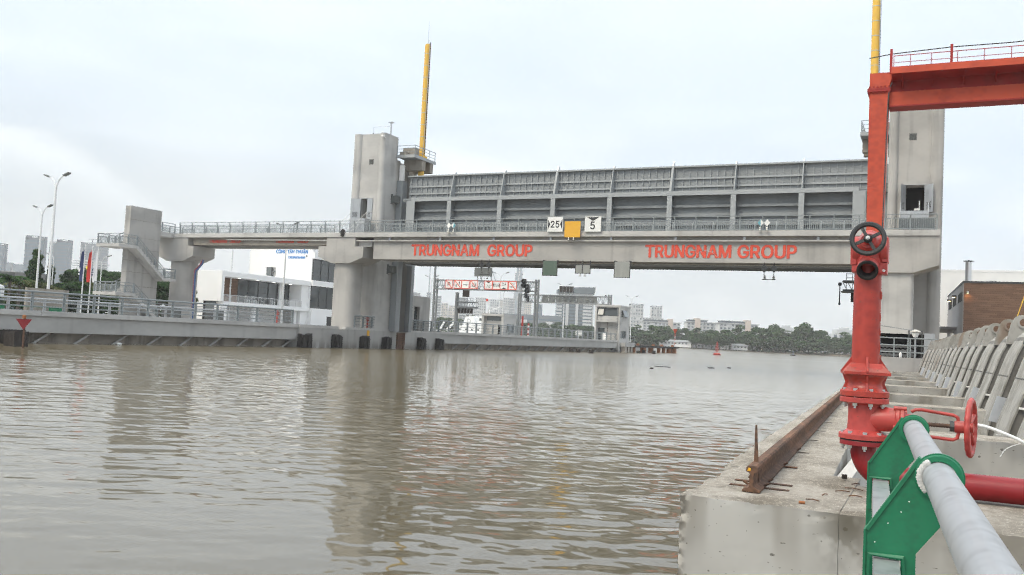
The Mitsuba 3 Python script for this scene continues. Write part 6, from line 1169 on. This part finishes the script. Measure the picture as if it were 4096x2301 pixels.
hwv = part(hy, 'side_handwheel', M().tube(rim, .0125, 10, closed=True).lathe([(0, -.03), (.022, -.03), (.022, .012), (0, .012)], wc, ax, 16), 'red_valve', 40)
for k in range(5): t = 2*math.pi*k/5+.5; e_ = wc+(u_*math.cos(t)+w_*math.sin(t))*.122; part(hwv, 'spoke', M().tube([wc-ax*.012, wc-ax*.004+(e_-wc)*.5, e_], [.011, .009, .010], 8), 'red_valve', 40)
part(hy, 'base_flange', M().lathe([(0, 1.602), (.112, 1.602), (.116, 1.598), (.116, 1.576), (0, 1.576)], O, n=48), 'red_valve', 40)
part(hy, 'gasket', M().lathe([(0, 1.576), (.109, 1.576), (.109, 1.568), (0, 1.568)], O, n=40), 'black_rubber', 40)
part(hy, 'base_flange', M().lathe([(0, 1.568), (.108, 1.568), (.110, 1.565), (.110, 1.546), (0, 1.546)], O, n=48), 'dark_red_pipe', 40)
bolts(1.546, 1.602, 8, .094, .15)
el = [(hx, hyy, 1.547), (hx, hyy, 1.53)]+[(hx+.135-.135*math.cos(t), hyy, 1.53-.135*math.sin(t)) for t in np.linspace(.15, math.pi/2, 12)]+[(hx+.2, hyy, 1.395), (3.6, hyy+.02, 1.395)]
part(hy, 'elbow_pipe', M().tube(el, .0605, 32), 'dark_red_pipe', 50)
# head: angle valve body with front outlet and black handwheel
part(hy, 'head_body', M().lathe([(0, -.082), (.066, -.082), (.072, -.078), (.072, -.05), (.064, -.045), (.064, .045), (.072, .05), (.072, .078), (.066, .082), (0, .082)], (hx+.01, hyy, 2.515), (1, 0, 0), 32).lathe([(.062, 2.43), (.075, 2.45), (.075, 2.53), (.06, 2.575), (.032, 2.61), (0, 2.622)], (hx+.005, hyy, 0), n=32), 'red_valve', 40)
for q in ((hx-.080, hx-.052, hyy-.055, hyy+.05, 2.44, 2.535), (hx+.066, hx+.094, hyy-.055, hyy+.05, 2.455, 2.575), (hx-.074, hx-.05, hyy-.05, hyy+.05, 2.405, 2.438), (hx+.05, hx+.090, hyy-.05, hyy+.05, 2.395, 2.45)): part(hy, 'side_block', M().box(*q), 'red_valve')
part(hy, 'eyelet', M().lathe([(0, 0), (.007, 0)], (hx+.076, hyy-.051, 2.412), (0, -1, 0), 12), 'cable_white')
od = np.array([0, -.88, -.47]); od /= np.linalg.norm(od); oc = np.array([hx+.005, hyy-.03, 2.455])
part(hy, 'outlet', M().lathe([(.050, -.02), (.050, .045), (.044, .048), (.044, .056), (.051, .058), (.051, .092), (.046, .1)], oc, od, 36), 'red_valve', 40)
part(hy, 'outlet_gasket', M().lathe([(.050, .098), (.050, .112), (.040, .112), (.036, .104)], oc, od, 36), 'black_rubber', 40); part(hy, 'outlet_bore', M().lathe([(.037, .108), (.034, .02), (0, .0)], oc, od, 30), 'frame_dark', 40)
for s in (-1, 1): q = oc+od*.075+np.array([s*.052, 0, -.004]); part(hy, 'coupling_lug', M().hexa([q+np.array(v) for v in ((-.013, -.014, -.016), (.013, -.014, -.014), (.013, .014, -.012), (-.013, .014, -.014))], [q+np.array(v) for v in ((-.013, -.014, .014), (.013, -.014, .012), (.013, .014, .016), (-.013, .014, .016))]), 'red_valve')
part(hy, 'wheel_boss', M().lathe([(.055, -.0), (.052, .03), (.040, .055), (.036, .06), (.022, .062), (.018, .11), (0, .11)], (hx+.005, hyy-.05, 2.545), (0, -1, .12), 32), 'red_valve', 40)
wd = np.array([0, -1, .12]); wd /= np.linalg.norm(wd); W0 = np.array([hx+.006, hyy-.05, 2.545])+wd*.105; wu = np.array([1.0, 0, 0]); wv = np.cross(wu, wd)*-1; wv = wv if wv[2] > 0 else -wv
bw = part(hy, 'black_handwheel', M().lathe([(.062, -.006), (.066, -.012), (.078, -.012), (.085, -.004), (.085, .006), (.078, .012), (.066, .011), (.062, .005), (.062, -.006)], W0, wd, 56).lathe([(0, .014), (.014, .014), (.020, .006), (.020, -.014), (0, -.014)], W0, wd, 24), 'black_paint', 30)
for dg in (118, 28, 205, 300): t = math.radians(dg); dv = wu*math.cos(t)+wv*math.sin(t); part(bw, 'spoke', M().bar(W0+dv*.012, W0+dv*.066, .015, .009, up=wd), 'black_paint')
part(hy, 'wheel_nut', M().lathe([(0, .026), (.010, .026), (.0115, .023), (.0115, .012), (0, .012)], W0, wd, 6), 'nut_metal'); part(hy, 'wheel_stem', M().lathe([(0, .032), (.005, .032), (.005, .026)], W0, wd, 10), 'zinc')
def rim_text(s, a0, da):
    for i, ch in enumerate(s):
        a = math.radians(a0+da*i); tm = meshkit.text_mesh(ch, .011, .004, True); v = np.array(tm.vertices); v[:, 0] -= v[:, 0].mean(); v[:, 1] -= v[:, 1].mean()
        r_ = wu*math.cos(a)+wv*math.sin(a); tt = wv*math.cos(a)-wu*math.sin(a); ex, ey = (-tt, r_) if da < 0 else (tt, -r_)
        part(bw, 'cast_letter', M().add(W0+r_*.0735+v[:, :1]*ex+v[:, 1:2]*ey+(v[:, 2:3]+.0095)*wd, tm.faces), 'black_paint')
rim_text('ESCO', 108, -11); rim_text('SHUR', -62, 13)

# ------------------------------------------------------------------ green bracket railing in front
gr = thing('green_railing', 'galvanised pipe railing on bright green bracket plates in the foreground', 'railing')
ya, yb = 1.95, 3.14; px_ = lambda y: .008-.0600*(y-ya); PZ = 1.765; sx_ = lambda y: -.083-.062*(y-ya)
part(gr, 'hand_rail', M().tube([(px_(.25), .25, PZ), (px_(yb+.035), yb+.035, PZ)], .0305, 40), 'galvanised', 50)
part(gr, 'square_rail', M().box(-.0225, .0225, 0, 1, -.047, .047).out().apply_transform(np.array([[1, -.062, 0, sx_(.3)], [0, yb+.02-.3, 0, .3], [0, 0, 1, 1.548], [0, 0, 0, 1.0]]) @ np.diag([1, 1, 1, 1])) if False else M().hexa([(sx_(.3)-.0235, .3, 1.50), (sx_(.3)+.0235, .3, 1.50), (sx_(.3)+.0235, .3, 1.594), (sx_(.3)-.0235, .3, 1.594)], [(sx_(yb+.02)-.0235, yb+.02, 1.50), (sx_(yb+.02)+.0235, yb+.02, 1.50), (sx_(yb+.02)+.0235, yb+.02, 1.594), (sx_(yb+.02)-.0235, yb+.02, 1.594)]), 'galvanised')
part(gr, 'square_rail', M().hexa([(sx_(.3)-.0235, .3, 1.16), (sx_(.3)+.0235, .3, 1.16), (sx_(.3)+.0235, .3, 1.25), (sx_(.3)-.0235, .3, 1.25)], [(sx_(yb+.02)-.0235, yb+.02, 1.16), (sx_(yb+.02)+.0235, yb+.02, 1.16), (sx_(yb+.02)+.0235, yb+.02, 1.25), (sx_(yb+.02)-.0235, yb+.02, 1.25)]), 'galvanised')
for y in (yb, ya):
    cx, ox = px_(y), px_(y)-px_(ya)
    stem = Polygon([(-.122+ox, .42), (-.122+ox, 1.645), (cx-.045*.72, PZ+.045*.70), (cx+.044, PZ-.012), (cx+.036, PZ-.06), (.014+ox, 1.672), (-.030+ox, 1.612), (-.030+ox, .42)])
    plate = stem.union(Point(cx, PZ).buffer(.046, quad_segs=24)).difference(Polygon([(sx_(y)-.026, 1.497), (sx_(y)+.026, 1.497), (sx_(y)+.026, 1.597), (sx_(y)-.026, 1.597)])).difference(Polygon([(sx_(y)-.026, 1.157), (sx_(y)+.026, 1.157), (sx_(y)+.026, 1.253), (sx_(y)-.026, 1.253)])).difference(Point(cx, PZ).buffer(.0315, quad_segs=20))
    p_ = part(gr, 'bracket_plate', M().ext(plate, 'xz', y, y+.012), 'green_paint', 25)
    part(p_, 'collar', M().lathe([(.032, -.012), (.042, -.012), (.044, -.010), (.044, .028), (.042, .030), (.032, .030)], (cx, y, PZ), (0, 1, 0), 40), 'green_paint', 40)
    part(p_, 'edge_flange', M().bar((-.122+ox+.002, y+.012, 1.648), (cx-.034, y+.012, PZ+.034), .034, .007, up=(-.72, 0, .70)).box(-.126+ox, -.121+ox, y-.004, y+.045, .42, 1.648), 'green_paint')
    part(p_, 'weld', M().tube([(sx_(y)-.030, y-.002, 1.50), (sx_(y)-.030, y-.002, 1.601), (sx_(y)+.030, y-.002, 1.601), (sx_(y)+.030, y-.002, 1.57)], .0065, 6), 'green_paint', 40)
    part(p_, 'base_plate', M().box(-.16+ox, .01+ox, y-.08, y+.09, .421, .434), 'green_paint')
g = np.random.default_rng(4); V = []
ic = trimesh.creation.icosphere(2)
for k in range(13):
    a = math.radians(128+ k*8.0); r_ = .0345; c_ = np.array([px_(ya)+r_*math.cos(a), ya-.014, PZ+r_*math.sin(a)]); v = np.array(ic.vertices); V.append(trimesh.Trimesh(v*[.0062, .005, .0062]*(.6+.8*meshkit.fbm(v*2+k, 3)[:, None])+c_, ic.faces, process=False))
part(gr, 'sealant', trimesh.util.concatenate(V), 'sealant', 40)
for x, z in ((-.082, 1.665), (-.058, 1.690), (-.105, 1.625), (-.044, 1.712)): part(gr, 'paint_speck', M().lathe([(.0014, 0), (0, .001)], (x, ya-.0005, z), (0, -1, 0), 8), 'white_paint')

# ------------------------------------------------------------------ haze
scene['air'] = {'type': 'homogeneous', 'albedo': rgb((0.96, 0.96, 0.965)), 'sigma_t': 0.00035}
scene['haze'] = {'type': 'cube', 'to_world': T().translate([-450, 700, 147]).scale([2600, 2400, 151]), 'bsdf': {'type': 'null'}, 'interior': {'type': 'ref', 'id': 'air'}}
labels['haze'] = {'kind': 'stuff', 'label': 'thin humid haze over the river and the city'}
scene['camera']['medium'] = {'type': 'ref', 'id': 'air'}
